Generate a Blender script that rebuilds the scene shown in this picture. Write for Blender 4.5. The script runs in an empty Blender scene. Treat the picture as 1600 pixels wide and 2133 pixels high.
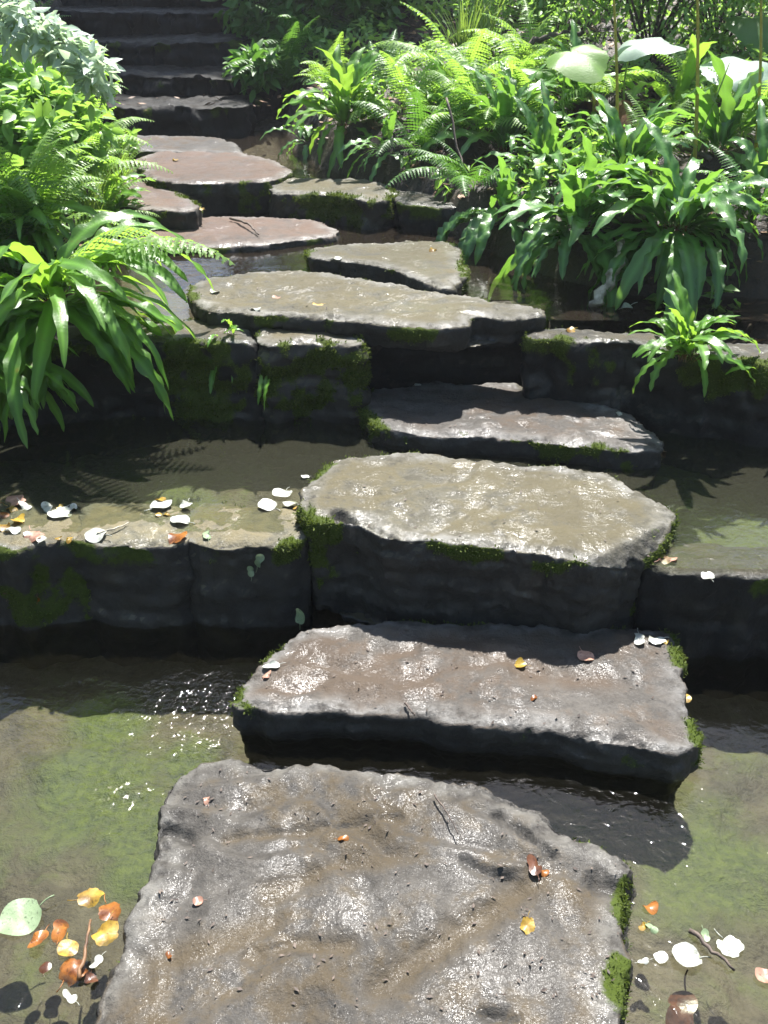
import bpy, bmesh, math, random
import numpy as np
from mathutils import Vector, Matrix

C = bpy.context.scene.collection
R = math.radians
rng = np.random.default_rng(7)
random.seed(7)

# ------------------------------------------------------------------ camera, sky, sun, exposure
CAM_H, PITCH, FOV = 1.65, R(30.0), R(54.0)
F_PX = 1066.5 / math.tan(FOV / 2)
cam_data = bpy.data.cameras.new("camera")
cam = bpy.data.objects.new("camera", cam_data)
C.objects.link(cam)
cam.location = (0, 0, CAM_H)
cam.rotation_euler = (R(90) - PITCH, 0, 0)
cam_data.sensor_fit = 'VERTICAL'
cam_data.angle = FOV
cam_data.clip_end = 500
cam_data.dof.use_dof = True
cam_data.dof.focus_distance = 2.3
cam_data.dof.aperture_fstop = 11.0
sc = bpy.context.scene
sc.camera = cam

SUN_EL, SUN_AZ = R(60), R(12)          # azimuth measured from +Y towards +X
SUN = Vector((math.cos(SUN_EL) * math.sin(SUN_AZ), math.cos(SUN_EL) * math.cos(SUN_AZ), math.sin(SUN_EL)))
w = bpy.data.worlds.new("World")
sc.world = w
w.use_nodes = True
wn = w.node_tree
sky = wn.nodes.new('ShaderNodeTexSky')
sky.sky_type = 'NISHITA'
sky.sun_disc = False
sky.sun_elevation = SUN_EL
sky.sun_rotation = SUN_AZ
bg = wn.nodes['Background']
wn.links.new(sky.outputs[0], bg.inputs[0])
bg.inputs[1].default_value = 0.095
sl = bpy.data.lights.new("sun", 'SUN')
sl.energy = 5.0
sl.angle = R(1.0)
sl.color = (1.0, 0.965, 0.92)
so = bpy.data.objects.new("sun", sl)
C.objects.link(so)
so.location = (0, 0, 20)
so.rotation_euler = (-SUN).to_track_quat('-Z', 'Y').to_euler()
sc.view_settings.view_transform = 'Standard'
sc.view_settings.look = 'None'
sc.view_settings.exposure = 1.72
sc.view_settings.gamma = 1.0
cy = sc.cycles
cy.use_denoising = True
cy.caustics_reflective = False
cy.caustics_refractive = False
cy.max_bounces = 8
cy.transparent_max_bounces = 12
cy.filter_width = 1.5
cy.sample_clamp_indirect = 6.0

# ------------------------------------------------------------------ helpers
def ray(px, py):
    d = Vector(((px - 800) / F_PX, 0, 0))
    v = (py - 1066.5) / F_PX
    return Vector((d.x, math.cos(PITCH) - math.sin(PITCH) * v, -math.sin(PITCH) - math.cos(PITCH) * v))

def P(px, py, z):
    d = ray(px, py)
    t = (z - CAM_H) / d.z
    return Vector((d.x * t, d.y * t, z))

def PY(px, py, y):
    d = ray(px, py)
    t = y / d.y
    return Vector((d.x * t, y, CAM_H + d.z * t))

_perm = np.random.default_rng(3).permutation(256)
_perm = np.concatenate([_perm, _perm, _perm])
_grad = np.array([[1,1,0],[-1,1,0],[1,-1,0],[-1,-1,0],[1,0,1],[-1,0,1],[1,0,-1],[-1,0,-1],[0,1,1],[0,-1,1],[0,1,-1],[0,-1,-1]], float)

def perlin(p):
    p = np.asarray(p, float)
    i = np.floor(p).astype(int)
    f = p - i
    i &= 255
    u = f * f * f * (f * (f * 6 - 15) + 10)
    out = 0
    for dx in (0, 1):
        for dy in (0, 1):
            for dz in (0, 1):
                h = _perm[_perm[_perm[i[:, 0] + dx] + i[:, 1] + dy] + i[:, 2] + dz] % 12
                g = _grad[h]
                dot = g[:, 0] * (f[:, 0] - dx) + g[:, 1] * (f[:, 1] - dy) + g[:, 2] * (f[:, 2] - dz)
                wx = u[:, 0] if dx else 1 - u[:, 0]
                wy = u[:, 1] if dy else 1 - u[:, 1]
                wz = u[:, 2] if dz else 1 - u[:, 2]
                out = out + dot * wx * wy * wz
    return out

def fbm(p, octv=4, gain=0.5):
    p = np.asarray(p, float)
    a, s, tot = 1.0, 1.0, 0
    for k in range(octv):
        tot = tot + a * perlin(p * s + 17.3 * k)
        a *= gain
        s *= 2.03
    return tot

def sstep(a, b, x):
    t = np.clip((np.asarray(x, float) - a) / (b - a), 0, 1)
    return t * t * (3 - 2 * t)

def new_mesh(name, V, F, mat=None, smooth=True):
    me = bpy.data.meshes.new(name)
    V = np.asarray(V, np.float32)
    if isinstance(F, np.ndarray) and F.ndim == 2:
        n, k = F.shape
        me.vertices.add(len(V))
        me.vertices.foreach_set('co', V.ravel())
        me.loops.add(n * k)
        me.loops.foreach_set('vertex_index', F.ravel().astype(np.int32))
        me.polygons.add(n)
        me.polygons.foreach_set('loop_start', np.arange(0, n * k, k, dtype=np.int32))
        me.polygons.foreach_set('loop_total', np.full(n, k, np.int32))
        me.update(calc_edges=True)
        me.validate()
    else:
        me.from_pydata([tuple(map(float, v)) for v in V], [], [tuple(f) for f in F])
        me.update()
    if smooth:
        me.polygons.foreach_set('use_smooth', np.ones(len(me.polygons), bool))
    if mat:
        me.materials.append(mat)
    return me

def link(name, me, parent=None, loc=None, rot=None, scale=None):
    o = bpy.data.objects.new(name, me)
    C.objects.link(o)
    if parent: o.parent = parent
    if loc is not None: o.location = loc
    if rot is not None: o.rotation_euler = rot
    if scale is not None: o.scale = (scale,) * 3 if isinstance(scale, (int, float)) else scale
    return o

def tag(o, label=None, cat=None, group=None, kind=None):
    if label: o['label'] = label
    if cat: o['category'] = cat
    if group: o['group'] = group
    if kind: o['kind'] = kind
    return o

def thing(name, label, cat, loc, group=None, rotz=0):
    o = bpy.data.objects.new(name, None)
    C.objects.link(o)
    o.empty_display_size = 0.05
    o.location = loc
    o.rotation_euler = (0, 0, rotz)
    return tag(o, label, cat, group)

def fattr(me, name, vals):
    a = me.attributes.new(name, 'FLOAT', 'POINT')
    a.data.foreach_set('value', np.asarray(vals, np.float32))

# ------------------------------------------------------------------ node helpers
class NT:
    def __init__(s, name):
        s.m = bpy.data.materials.new(name)
        s.m.use_nodes = True
        s.t = s.m.node_tree
        s.t.nodes.clear()
        s.out = s.n('ShaderNodeOutputMaterial')
        s.geo = s.n('ShaderNodeNewGeometry')
    def n(s, typ, **kw):
        nd = s.t.nodes.new(typ)
        for k, v in kw.items(): setattr(nd, k, v)
        return nd
    def l(s, a, b): s.t.links.new(a, b)
    def put(s, sock, v):
        if hasattr(v, 'is_output') or isinstance(v, bpy.types.NodeSocket): s.l(v, sock)
        elif isinstance(v, (tuple, list)) and len(v) == 3 and sock.type == 'RGBA': sock.default_value = (*v, 1)
        else: sock.default_value = v
    def noise(s, scale, detail=4, rough=0.55, vec=None, dist=0.0):
        nd = s.n('ShaderNodeTexNoise')
        nd.inputs['Scale'].default_value = scale
        nd.inputs['Detail'].default_value = detail
        nd.inputs['Roughness'].default_value = rough
        nd.inputs['Distortion'].default_value = dist
        s.l(vec if vec is not None else s.geo.outputs['Position'], nd.inputs['Vector'])
        return nd.outputs['Fac']
    def ramp(s, v, a, b, ca=0.0, cb=1.0):
        nd = s.n('ShaderNodeMapRange')
        nd.clamp = True
        s.put(nd.inputs[0], v)
        for i, q in zip((1, 2, 3, 4), (a, b, ca, cb)): s.put(nd.inputs[i], q)
        return nd.outputs[0]
    def math(s, op, a, b=0.0, clamp=False):
        nd = s.n('ShaderNodeMath', operation=op)
        nd.use_clamp = clamp
        s.put(nd.inputs[0], a)
        s.put(nd.inputs[1], b)
        return nd.outputs[0]
    def mix(s, f, a, b):
        nd = s.n('ShaderNodeMix', data_type='RGBA')
        s.put(nd.inputs[0], f)
        s.put(nd.inputs[6], a)
        s.put(nd.inputs[7], b)
        return nd.outputs[2]
    def attr(s, name):
        return s.n('ShaderNodeAttribute', attribute_name=name).outputs['Fac']
    def bump(s, h, dist, strength=1.0, normal=None):
        nd = s.n('ShaderNodeBump')
        nd.inputs['Strength'].default_value = strength
        nd.inputs['Distance'].default_value = dist
        s.l(h, nd.inputs['Height'])
        if normal is not None: s.l(normal, nd.inputs['Normal'])
        return nd.outputs[0]
    def bsdf(s, col, rough, spec=0.5, normal=None, **kw):
        nd = s.n('ShaderNodeBsdfPrincipled')
        s.put(nd.inputs['Base Color'], col)
        s.put(nd.inputs['Roughness'], rough)
        s.put(nd.inputs['Specular IOR Level'], spec)
        if normal is not None: s.l(normal, nd.inputs['Normal'])
        for k, v in kw.items(): s.put(nd.inputs[k], v)
        return nd.outputs[0]
    def shmix(s, f, a, b):
        nd = s.n('ShaderNodeMixShader')
        s.put(nd.inputs[0], f)
        s.l(a, nd.inputs[1])
        s.l(b, nd.inputs[2])
        return nd.outputs[0]
    def done(s, sh):
        s.l(sh, s.out.inputs[0])
        return s.m
    def up(s):
        sp = s.n('ShaderNodeSeparateXYZ')
        s.l(s.geo.outputs['True Normal'], sp.inputs[0])
        return sp.outputs[2]
    def scaled(s, v3):
        mp = s.n('ShaderNodeMapping')
        s.l(s.geo.outputs['Position'], mp.inputs[0])
        mp.inputs['Scale'].default_value = v3
        return mp.outputs[0]

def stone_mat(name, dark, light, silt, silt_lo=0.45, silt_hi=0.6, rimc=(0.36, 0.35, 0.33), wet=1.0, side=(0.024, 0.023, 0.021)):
    t = NT(name)
    n1 = t.noise(3.3, 6, 0.6)
    n2 = t.noise(19, 8, 0.62)
    n3 = t.noise(95, 5, 0.65)
    n4 = t.noise(310, 3, 0.6)
    streak = t.noise(1.0, 7, 0.62, t.scaled((9, 3, 14)), 0.6)
    col = t.mix(t.ramp(t.math('ADD', n2, t.math('MULTIPLY', n3, 0.5)), 0.55, 0.98), dark, light)
    col = t.mix(t.ramp(streak, 0.55, 0.72, 0, 0.45), col, tuple(x * 1.35 for x in light))
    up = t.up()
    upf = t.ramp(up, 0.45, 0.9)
    rim = t.attr('rim')
    sf = t.math('MULTIPLY', t.ramp(t.math('ADD', n1, t.math('MULTIPLY', t.math('SUBTRACT', n2, 0.5), 0.6)), silt_lo, silt_hi), t.math('SUBTRACT', 1.0, rim, True))
    sf = t.math('MULTIPLY', t.math('MAXIMUM', sf, t.attr('silt')), upf)
    col = t.mix(t.math('MULTIPLY', sf, 0.85), col, silt)
    rf = t.math('MULTIPLY', t.math('MULTIPLY', rim, t.ramp(n2, 0.38, 0.6)), upf)
    col = t.mix(t.math('MULTIPLY', rf, 0.8), col, rimc)
    big = t.noise(1.7, 5, 0.6)
    col = t.mix(t.ramp(big, 0.42, 0.62, 0.0, 0.35), col, tuple(x * 0.6 for x in dark))
    col = t.mix(t.attr('crack'), col, tuple(x * 0.3 for x in dark))
    col = t.mix(t.ramp(n3, 0.60, 0.75, 0, 0.5), col, tuple(x * 0.35 for x in dark))
    sidec = t.mix(t.ramp(n2, 0.4, 0.7), side, tuple(x * 2.0 for x in side))  # upright faces: dark algae coat plus their shade put into the colour
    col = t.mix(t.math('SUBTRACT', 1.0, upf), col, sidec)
    moss = t.attr('moss')
    mf = t.ramp(t.math('ADD', moss, t.math('MULTIPLY', t.math('SUBTRACT', n3, 0.5), 0.8)), 0.25, 0.5)
    col = t.mix(mf, col, t.mix(n3, (0.016, 0.026, 0.005), (0.065, 0.09, 0.013)))
    rough = t.ramp(n2, 0.35, 0.65, 0.55, 0.8)
    rough = t.math('ADD', rough, t.math('MULTIPLY', mf, 0.2), True)
    b = t.bump(t.noise(9, 6, 0.6, None, 0.5), 0.009, 0.6)
    b = t.bump(n2, 0.010, 0.7, b)
    b = t.bump(n3, 0.005, 0.8, b)
    b = t.bump(n4, 0.0014, 0.7, b)
    g1 = t.noise(88, 3, 0.6)
    g2 = t.noise(150, 2, 0.6)
    cb = t.bump(g2, 0.0012, 0.9, t.bump(g1, 0.0030, 1.0, t.bump(t.noise(30, 4, 0.6), 0.0045, 0.8)))
    wetf = t.math('MULTIPLY', t.math('SUBTRACT', 1.0, mf, True), t.math('MULTIPLY', t.ramp(streak, 0.46, 0.62, 0.07, 0.72 * wet), t.ramp(t.noise(5, 4, 0.6), 0.38, 0.58, 0.2, 1.0)))
    return t.done(t.bsdf(col, rough, 0.15, b, **{'Coat Weight': wetf, 'Coat Roughness': t.ramp(t.noise(28, 3), 0.4, 0.6, 0.14, 0.25), 'Coat IOR': 1.45, 'Coat Normal': cb}))

M = {}
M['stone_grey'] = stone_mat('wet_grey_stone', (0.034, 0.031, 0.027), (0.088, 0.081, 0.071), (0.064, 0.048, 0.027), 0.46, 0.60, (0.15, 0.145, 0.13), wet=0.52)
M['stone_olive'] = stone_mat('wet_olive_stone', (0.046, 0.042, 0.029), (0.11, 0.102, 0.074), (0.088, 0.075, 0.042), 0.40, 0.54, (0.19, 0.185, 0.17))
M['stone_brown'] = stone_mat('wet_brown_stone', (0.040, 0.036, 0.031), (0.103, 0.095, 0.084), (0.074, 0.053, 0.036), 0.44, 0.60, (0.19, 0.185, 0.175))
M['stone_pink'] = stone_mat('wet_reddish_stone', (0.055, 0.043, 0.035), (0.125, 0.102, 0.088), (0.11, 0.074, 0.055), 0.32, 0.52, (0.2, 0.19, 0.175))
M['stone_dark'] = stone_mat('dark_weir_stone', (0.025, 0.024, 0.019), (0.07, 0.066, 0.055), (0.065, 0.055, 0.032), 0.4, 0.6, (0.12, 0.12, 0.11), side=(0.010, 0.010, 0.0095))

M['stone_step'] = stone_mat('shaded_step_stone', (0.010, 0.010, 0.009), (0.026, 0.024, 0.021), (0.017, 0.014, 0.010), 0.4, 0.6, (0.03, 0.03, 0.028), wet=0.0, side=(0.008, 0.008, 0.008))  # shade lying on the far steps is put into this darker stone

M['stone_weir'] = stone_mat('algae_shade_dark_weir_stone', (0.06, 0.055, 0.038), (0.17, 0.16, 0.115), (0.15, 0.125, 0.07), 0.38, 0.58, (0.16, 0.16, 0.15), side=(0.022, 0.021, 0.019))

def moss_mat():
    t = NT('moss_green')
    oi = t.n('ShaderNodeObjectInfo').outputs['Random']
    c = t.mix(t.ramp(t.noise(24, 4), 0.3, 0.7), (0.022, 0.034, 0.005), (0.11, 0.15, 0.02))
    a = t.bsdf(c, 0.7, 0.3)
    tr = t.n('ShaderNodeBsdfTranslucent')
    t.put(tr.inputs[0], (0.10, 0.14, 0.015))
    return t.done(t.shmix(0.35, a, tr.outputs[0]))
M['moss'] = moss_mat()

def ground_mat():
    t = NT('bed_and_soil')
    n1 = t.noise(2.2, 5, 0.6)
    n2 = t.noise(7, 7, 0.62, None, 0.8)
    n3 = t.noise(45, 6, 0.65)
    mud = t.mix(t.ramp(n2, 0.35, 0.65), (0.040, 0.031, 0.018), (0.085, 0.070, 0.045))
    mud = t.mix(t.ramp(n3, 0.55, 0.75, 0, 0.6), mud, (0.02, 0.017, 0.012))
    alg = t.mix(t.ramp(n3, 0.35, 0.65), (0.024, 0.036, 0.006), (0.070, 0.088, 0.018))
    bed = t.mix(t.ramp(t.math('ADD', n1, t.math('MULTIPLY', t.math('SUBTRACT', n2, 0.5), 0.7)), 0.56, 0.68, 0, 0.6), mud, alg)
    soil = t.mix(t.ramp(n3, 0.35, 0.65), (0.010, 0.008, 0.005), (0.04, 0.027, 0.017))
    bed = t.mix(t.ramp(t.noise(4.5, 6, 0.65, None, 1.0), 0.50, 0.66, 0, 0.75), bed, (0.020, 0.015, 0.009))
    bed = t.mix(t.math('MULTIPLY', t.attr('algae'), t.ramp(t.math('ADD', n2, t.math('MULTIPLY', t.attr('algae'), 0.3)), 0.42, 0.72)), bed, alg)
    col = t.mix(t.attr('bank'), bed, soil)
    b = t.bump(n2, 0.03, 0.6)
    b = t.bump(n3, 0.012, 0.8, b)
    return t.done(t.bsdf(col, t.ramp(n3, 0.3, 0.7, 0.4, 0.8), 0.35, b))
M['ground'] = ground_mat()

def water_mat(name, murk, murk_col, tint, bumpd=0.004, rough=0.06):
    t = NT(name)
    a = t.noise(1.0, 3, 0.5, t.scaled((7, 11, 1)), 0.4)
    f = t.noise(1.0, 3, 0.55, t.scaled((32, 40, 1)), 0.6)
    rip = t.attr('ripple')
    b = t.bump(a, bumpd, 1.0)
    nd = t.n('ShaderNodeBump')
    t.l(f, nd.inputs['Height']); t.l(b, nd.inputs['Normal'])
    t.l(t.math('ADD', 0.16, t.math('MULTIPLY', rip, 1.6), True), nd.inputs['Strength'])
    nd.inputs['Distance'].default_value = 0.008
    nb = nd.outputs[0]
    fr = t.n('ShaderNodeFresnel'); fr.inputs[0].default_value = 1.33
    t.l(nb, fr.inputs['Normal'])
    gl = t.n('ShaderNodeBsdfGlossy'); gl.inputs['Roughness'].default_value = rough
    t.put(gl.inputs[0], (1, 1, 1)); t.l(nb, gl.inputs['Normal'])
    tr = t.n('ShaderNodeBsdfTransparent'); t.put(tr.inputs[0], tint)
    df = t.n('ShaderNodeBsdfDiffuse'); t.put(df.inputs[0], murk_col)
    body = t.shmix(murk, tr.outputs[0], df.outputs[0])
    return t.done(t.shmix(fr.outputs[0], body, gl.outputs[0]))
M['water0'] = water_mat('clear_shallow_water', 0.03, (0.06, 0.055, 0.03), (0.86, 0.88, 0.78))
M['water1'] = water_mat('slightly_murky_water', 0.12, (0.125, 0.125, 0.085), (0.80, 0.82, 0.72), 0.003)
M['water2'] = water_mat('brown_murky_water', 0.15, (0.07, 0.055, 0.04), (0.8, 0.78, 0.68), 0.0025)

def leaf_mat(name, c1, c2, tr_col, rough=0.32, trans=0.35, spec=0.5, vein=0.0, wob=14):
    t = NT(name)
    oi = t.n('ShaderNodeObjectInfo').outputs['Random']
    n = t.noise(wob, 3)
    f = t.math('ADD', t.math('MULTIPLY', oi, 0.65), t.math('MULTIPLY', n, 0.45), True)
    c = t.mix(f, c1, c2)
    ra = t.n('ShaderNodeAttribute', attribute_name='tint').outputs['Fac']
    c = t.mix(t.math('MULTIPLY', ra, 0.7), c, tuple(min(1, x * 2.3) for x in c2))
    c = t.mix(t.ramp(t.noise(wob * 1.6 + 4, 4, 0.6), 0.64, 0.74, 0, 0.55), c, (0.20, 0.15, 0.035))
    b = t.bump(t.noise(wob * 9, 3), 0.002, 0.6)
    a = t.bsdf(c, t.ramp(n, 0.3, 0.7, rough, rough + 0.16), spec, b)
    tr = t.n('ShaderNodeBsdfTranslucent')
    t.put(tr.inputs[0], t.mix(f, tuple(x * 0.75 for x in tr_col), tr_col))
    return t.done(t.shmix(trans, a, tr.outputs[0]))
M['hart'] = leaf_mat('glossy_strap_leaf', (0.036, 0.105, 0.026), (0.095, 0.20, 0.05), (0.22, 0.44, 0.05), 0.25, 0.40, 0.6)
M['hart_light'] = leaf_mat('light_strap_leaf', (0.045, 0.12, 0.02), (0.10, 0.22, 0.03), (0.30, 0.52, 0.05), 0.30, 0.48)
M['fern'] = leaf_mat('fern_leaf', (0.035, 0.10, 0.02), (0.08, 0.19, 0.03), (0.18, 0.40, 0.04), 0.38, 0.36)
M['fern_light'] = leaf_mat('bright_fern_leaf', (0.11, 0.22, 0.04), (0.21, 0.34, 0.09), (0.36, 0.60, 0.07), 0.4, 0.5)  # part of the sun's brightness on these fronds is in the base colour
M['broad'] = leaf_mat('broad_leaf', (0.06, 0.15, 0.03), (0.12, 0.24, 0.05), (0.32, 0.56, 0.06), 0.33, 0.5)
M['glare_leaf'] = leaf_mat('glare_white_leaf', (0.30, 0.40, 0.33), (0.42, 0.5, 0.42), (0.55, 0.70, 0.42), 0.35, 0.45)  # sun glare on the leaf faces painted in as a pale colour
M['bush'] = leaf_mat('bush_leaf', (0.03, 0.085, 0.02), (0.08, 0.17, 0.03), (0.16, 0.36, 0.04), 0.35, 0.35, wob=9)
M['bush_light'] = leaf_mat('light_bush_leaf', (0.11, 0.22, 0.05), (0.23, 0.36, 0.12), (0.34, 0.58, 0.08), 0.36, 0.5, wob=9)  # sunlit copy of the bush leaf, white-out partly put into its base
M['tree'] = leaf_mat('tree_leaf', (0.05, 0.11, 0.018), (0.10, 0.19, 0.03), (0.25, 0.46, 0.03), 0.4, 0.45, wob=3)
M['blade'] = leaf_mat('grass_blade', (0.08, 0.16, 0.03), (0.16, 0.25, 0.06), (0.3, 0.45, 0.06), 0.4, 0.35)

def plain(name, c1, c2, rough=0.6, scale=30, trans=0.0, spec=0.4):
    t = NT(name)
    n = t.noise(scale, 5, 0.6)
    b = t.bump(n, 0.004, 0.6)
    c = t.mix(t.ramp(n, 0.35, 0.65), c1, c2)
    if name.endswith('_leaf'):
        c = t.mix(t.ramp(t.noise(120, 4, 0.65), 0.56, 0.68, 0, 0.75), c, tuple(x * 0.22 for x in c1))
    a = t.bsdf(c, rough, spec, b)
    if trans:
        tr = t.n('ShaderNodeBsdfTranslucent')
        t.l(c, tr.inputs[0])
        a = t.shmix(trans, a, tr.outputs[0])
    return t.done(a)
M['bark'] = plain('bark', (0.035, 0.027, 0.02), (0.11, 0.09, 0.07), 0.85, 14)
M['twig'] = plain('twig_bark', (0.04, 0.03, 0.025), (0.12, 0.09, 0.07), 0.7, 60)
M['pale_wood'] = plain('pale_dry_wood', (0.22, 0.20, 0.15), (0.42, 0.38, 0.30), 0.6, 50)
M['stalk'] = plain('yellow_green_stalk', (0.30, 0.28, 0.05), (0.48, 0.42, 0.10), 0.4, 40, 0.3)
M['stalk_green'] = plain('green_stalk', (0.10, 0.19, 0.03), (0.18, 0.27, 0.06), 0.4, 40)
M['stipe'] = plain('brown_stipe', (0.10, 0.045, 0.02), (0.17, 0.09, 0.035), 0.5, 60)
M['l_white'] = plain('pale_leaf', (0.24, 0.25, 0.21), (0.50, 0.51, 0.46), 0.3, 26, 0.1)
M['l_green'] = plain('pale_green_leaf', (0.15, 0.21, 0.11), (0.24, 0.31, 0.18), 0.4, 30, 0.15)
M['l_yellow'] = plain('yellow_leaf', (0.14, 0.075, 0.012), (0.42, 0.28, 0.04), 0.4, 26, 0.2)
M['l_orange'] = plain('orange_leaf', (0.10, 0.03, 0.008), (0.34, 0.13, 0.025), 0.35, 26, 0.2)
M['l_brown'] = plain('brown_leaf', (0.035, 0.014, 0.008), (0.11, 0.045, 0.022), 0.3, 26, 0.1)
M['l_pink'] = plain('pinkish_leaf', (0.20, 0.10, 0.07), (0.42, 0.25, 0.18), 0.4, 26, 0.15)
M['litter'] = plain('leaf_litter', (0.07, 0.035, 0.018), (0.24, 0.13, 0.06), 0.6, 25)

# ------------------------------------------------------------------ ground
LB = np.array([(-3, -2.6), (2.2, -2.4), (2.5, -1.35), (2.75, -1.40), (3.1, -1.22), (3.4, -1.08), (3.8, -1.05), (4.8, -1.2), (5.5, -1.55), (6.5, -1.9), (9, -2.4), (40, -3)])
RB = np.array([(-3, 3.2), (2.3, 3.0), (2.6, 2.2), (2.92, 1.55), (3.06, 1.22), (3.35, 0.86), (3.8, 0.50), (4.3, 0.24), (4.9, -0.12), (5.33, -0.42), (6.4, -0.62), (8, -0.7), (9, -0.8), (40, -2)])

def level(y, x=None):
    y = np.asarray(y, float)
    if x is not None: y = y + 0.17 * sstep(0.35, 0.65, x) * (y < 2.6)
    b = -0.13 + 0 * y
    b = b + 0.26 * sstep(2.30, 2.42, y) + 0.28 * sstep(3.40, 3.55, y) + 0.12 * sstep(4.82, 4.98, y)
    b = b + 0.17 * np.clip(y - 5.9, 0, 3.5) + 0.35 * np.clip(y - 9.4, 0, 12)
    return b

def ground_h(x, y):
    x = np.asarray(x, float); y = np.asarray(y, float)
    b = level(y, x)
    lb = np.interp(y, LB[:, 0], LB[:, 1]); rb = np.interp(y, RB[:, 0], RB[:, 1])
    p = np.stack([x * 5, y * 5, 0 * x], 1)
    nz = fbm(p, 3)
    d = np.maximum(lb - x, x - rb) + 0.05 * nz
    k = sstep(-0.02, 0.16, d)
    left = (x < 0.5 * (lb + rb))
    rise = np.where(left, 0.30 + 0.30 * np.clip(d, 0, 3), 0.27 + 0.13 * np.clip(d, 0, 3.0))
    rise = rise + 0.25 * np.clip(d - 3, 0, 14)
    h = b + k * rise + 0.02 * fbm(np.stack([x * 9, y * 9, 0 * x + 5], 1), 4) + 0.06 * k * nz
    return h, k

def PG(px, py):
    d = ray(px, py)
    ys = np.arange(0.8, 14, 0.02)
    t = ys / d.y
    xs = d.x * t; zs = CAM_H + d.z * t
    h, k = ground_h(xs, ys)
    idx = np.nonzero(zs < h)[0]
    i = idx[0] if len(idx) else len(ys) - 1
    return Vector((xs[i], ys[i], float(h[i])))

def axis(lo, hi, step, far_lo, far_hi):
    core = np.arange(lo, hi + 1e-6, step)
    s, a = step, []
    v = lo
    while v > far_lo:
        s *= 1.22; v -= s; a.append(v)
    b = []; s = step; v = hi
    while v < far_hi:
        s *= 1.22; v += s; b.append(v)
    return np.array(a[::-1] + list(core) + b)

gx = axis(-2.6, 2.6, 0.026, -24, 24)
gy = axis(0.4, 8.2, 0.026, -20, 34)
XX, YY = np.meshgrid(gx, gy)
hh, kk = ground_h(XX.ravel(), YY.ravel())
V = np.stack([XX.ravel(), YY.ravel(), hh], 1)
nx, ny = len(gx), len(gy)
ii = (np.arange(ny - 1)[:, None] * nx + np.arange(nx - 1)[None]).ravel()
F = np.stack([ii, ii + 1, ii + 1 + nx, ii + nx], 1)
me = new_mesh('ground', V, F, M['ground'])
fattr(me, 'bank', kk)
al = np.zeros(len(V))
for px_, py_, z_, rad_ in ((1520, 1090, 0.15, 0.42), (1400, 1000, 0.15, 0.25), (330, 1000, 0.15, 0.28), (200, 1640, -0.12, 0.30), (300, 1720, -0.12, 0.2), (380, 1570, -0.1, 0.12), (290, 1800, -0.1, 0.14), (1480, 1800, -0.12, 0.28), (1250, 1690, -0.12, 0.2), (230, 1500, -.12, .18)):
    c_ = P(px_, py_, z_)
    al = np.maximum(al, 1 - sstep(0.3, 1.0, np.hypot(V[:, 0] - c_.x, V[:, 1] - c_.y) / rad_))
fattr(me, 'algae', al)
tag(link('ground', me), kind='structure')

# ------------------------------------------------------------------ water, one sheet per level
def water(name, z, ypoly, mat, spots, xr=(-3.2, 3.4)):
    """ypoly: (front(x), back) sheet between a front line and a back line, gridded."""
    front, back = ypoly
    xs = np.arange(xr[0], xr[1], 0.04)
    ts = np.linspace(0, 1, max(12, int((back - np.min(front[:, 1])) / 0.04)))
    fx = np.interp(xs, front[:, 0], front[:, 1])
    X = np.repeat(xs[None], len(ts), 0)
    Y = fx[None] + (back - fx)[None] * ts[:, None]
    V = np.stack([X.ravel(), Y.ravel(), np.full(X.size, z)], 1)
    n = len(xs)
    ii = (np.arange(len(ts) - 1)[:, None] * n + np.arange(n - 1)[None]).ravel()
    me = new_mesh(name, V, np.stack([ii, ii + 1, ii + 1 + n, ii + n], 1), mat)
    r = np.zeros(len(V))
    for (px, py, rad, s) in spots:
        c = P(px, py, z)
        dd = np.hypot(V[:, 0] - c.x, V[:, 1] - c.y)
        r = np.maximum(r, s * np.clip(1 - dd / rad, 0, 1))
    fattr(me, 'ripple', r)
    return tag(link(name, me), kind='structure')

water('lower_pool_water', 0.0, (np.array([(-9, -0.8), (9, -0.8)]), 2.45), M['water0'],
      [(400, 1490, 0.22, 0.9), (250, 1660, 0.14, 0.6), (60, 1580, 0.1, .4), (1300, 1630, 0.1, 0.2), (1480, 1700, 0.3, 0.12), (130, 2080, 0.15, 0.3)])
water('middle_pool_water', 0.262, (np.array([(-9, 2.30), (0.25, 2.30), (0.55, 2.16), (0.75, 2.12), (9, 2.0)]), 3.5), M['water1'],
      [(1130, 960, 0.2, 0.2), (250, 1040, 0.12, 0.3), (1480, 1150, 0.2, 0.25), (60, 1020, 0.2, .15)])
water('upper_pool_water', 0.53, (np.array([(-9, 3.2), (-0.12, 3.2), (-0.1, 3.43), (0.46, 3.43), (0.48, 3.22), (9, 3.0)]), 4.95), M['water2'],
      [(1000, 630, 0.3, 0.1)])
water('top_pool_water', 0.625, (np.array([(-9, 4.86), (9, 4.86)]), 6.3), M['water2'], [])

# ------------------------------------------------------------------ stones
def resample(poly, step):
    poly = np.asarray(poly, float)
    q = []
    n = len(poly)
    for i in range(n):                                 # corner cutting, one pass
        a, b = poly[i], poly[(i + 1) % n]
        q += [a * 0.84 + b * 0.16, a * 0.16 + b * 0.84]
    q = np.array(q)
    out = []
    for i in range(len(q)):
        a, b = q[i], q[(i + 1) % len(q)]
        k = max(1, int(np.linalg.norm(b - a) / step))
        for j in range(k): out.append(a + (b - a) * j / k)
    return np.array(out)

def poly_normals(p):
    d = np.roll(p, -1, 0) - np.roll(p, 1, 0)
    n = np.stack([d[:, 1], -d[:, 0]], 1)
    n /= np.maximum(1e-9, np.linalg.norm(n, axis=1))[:, None]
    area = 0.5 * np.sum(p[:, 0] * np.roll(p[:, 1], -1) - np.roll(p[:, 0], -1) * p[:, 1])
    return n if area > 0 else -n

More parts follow.
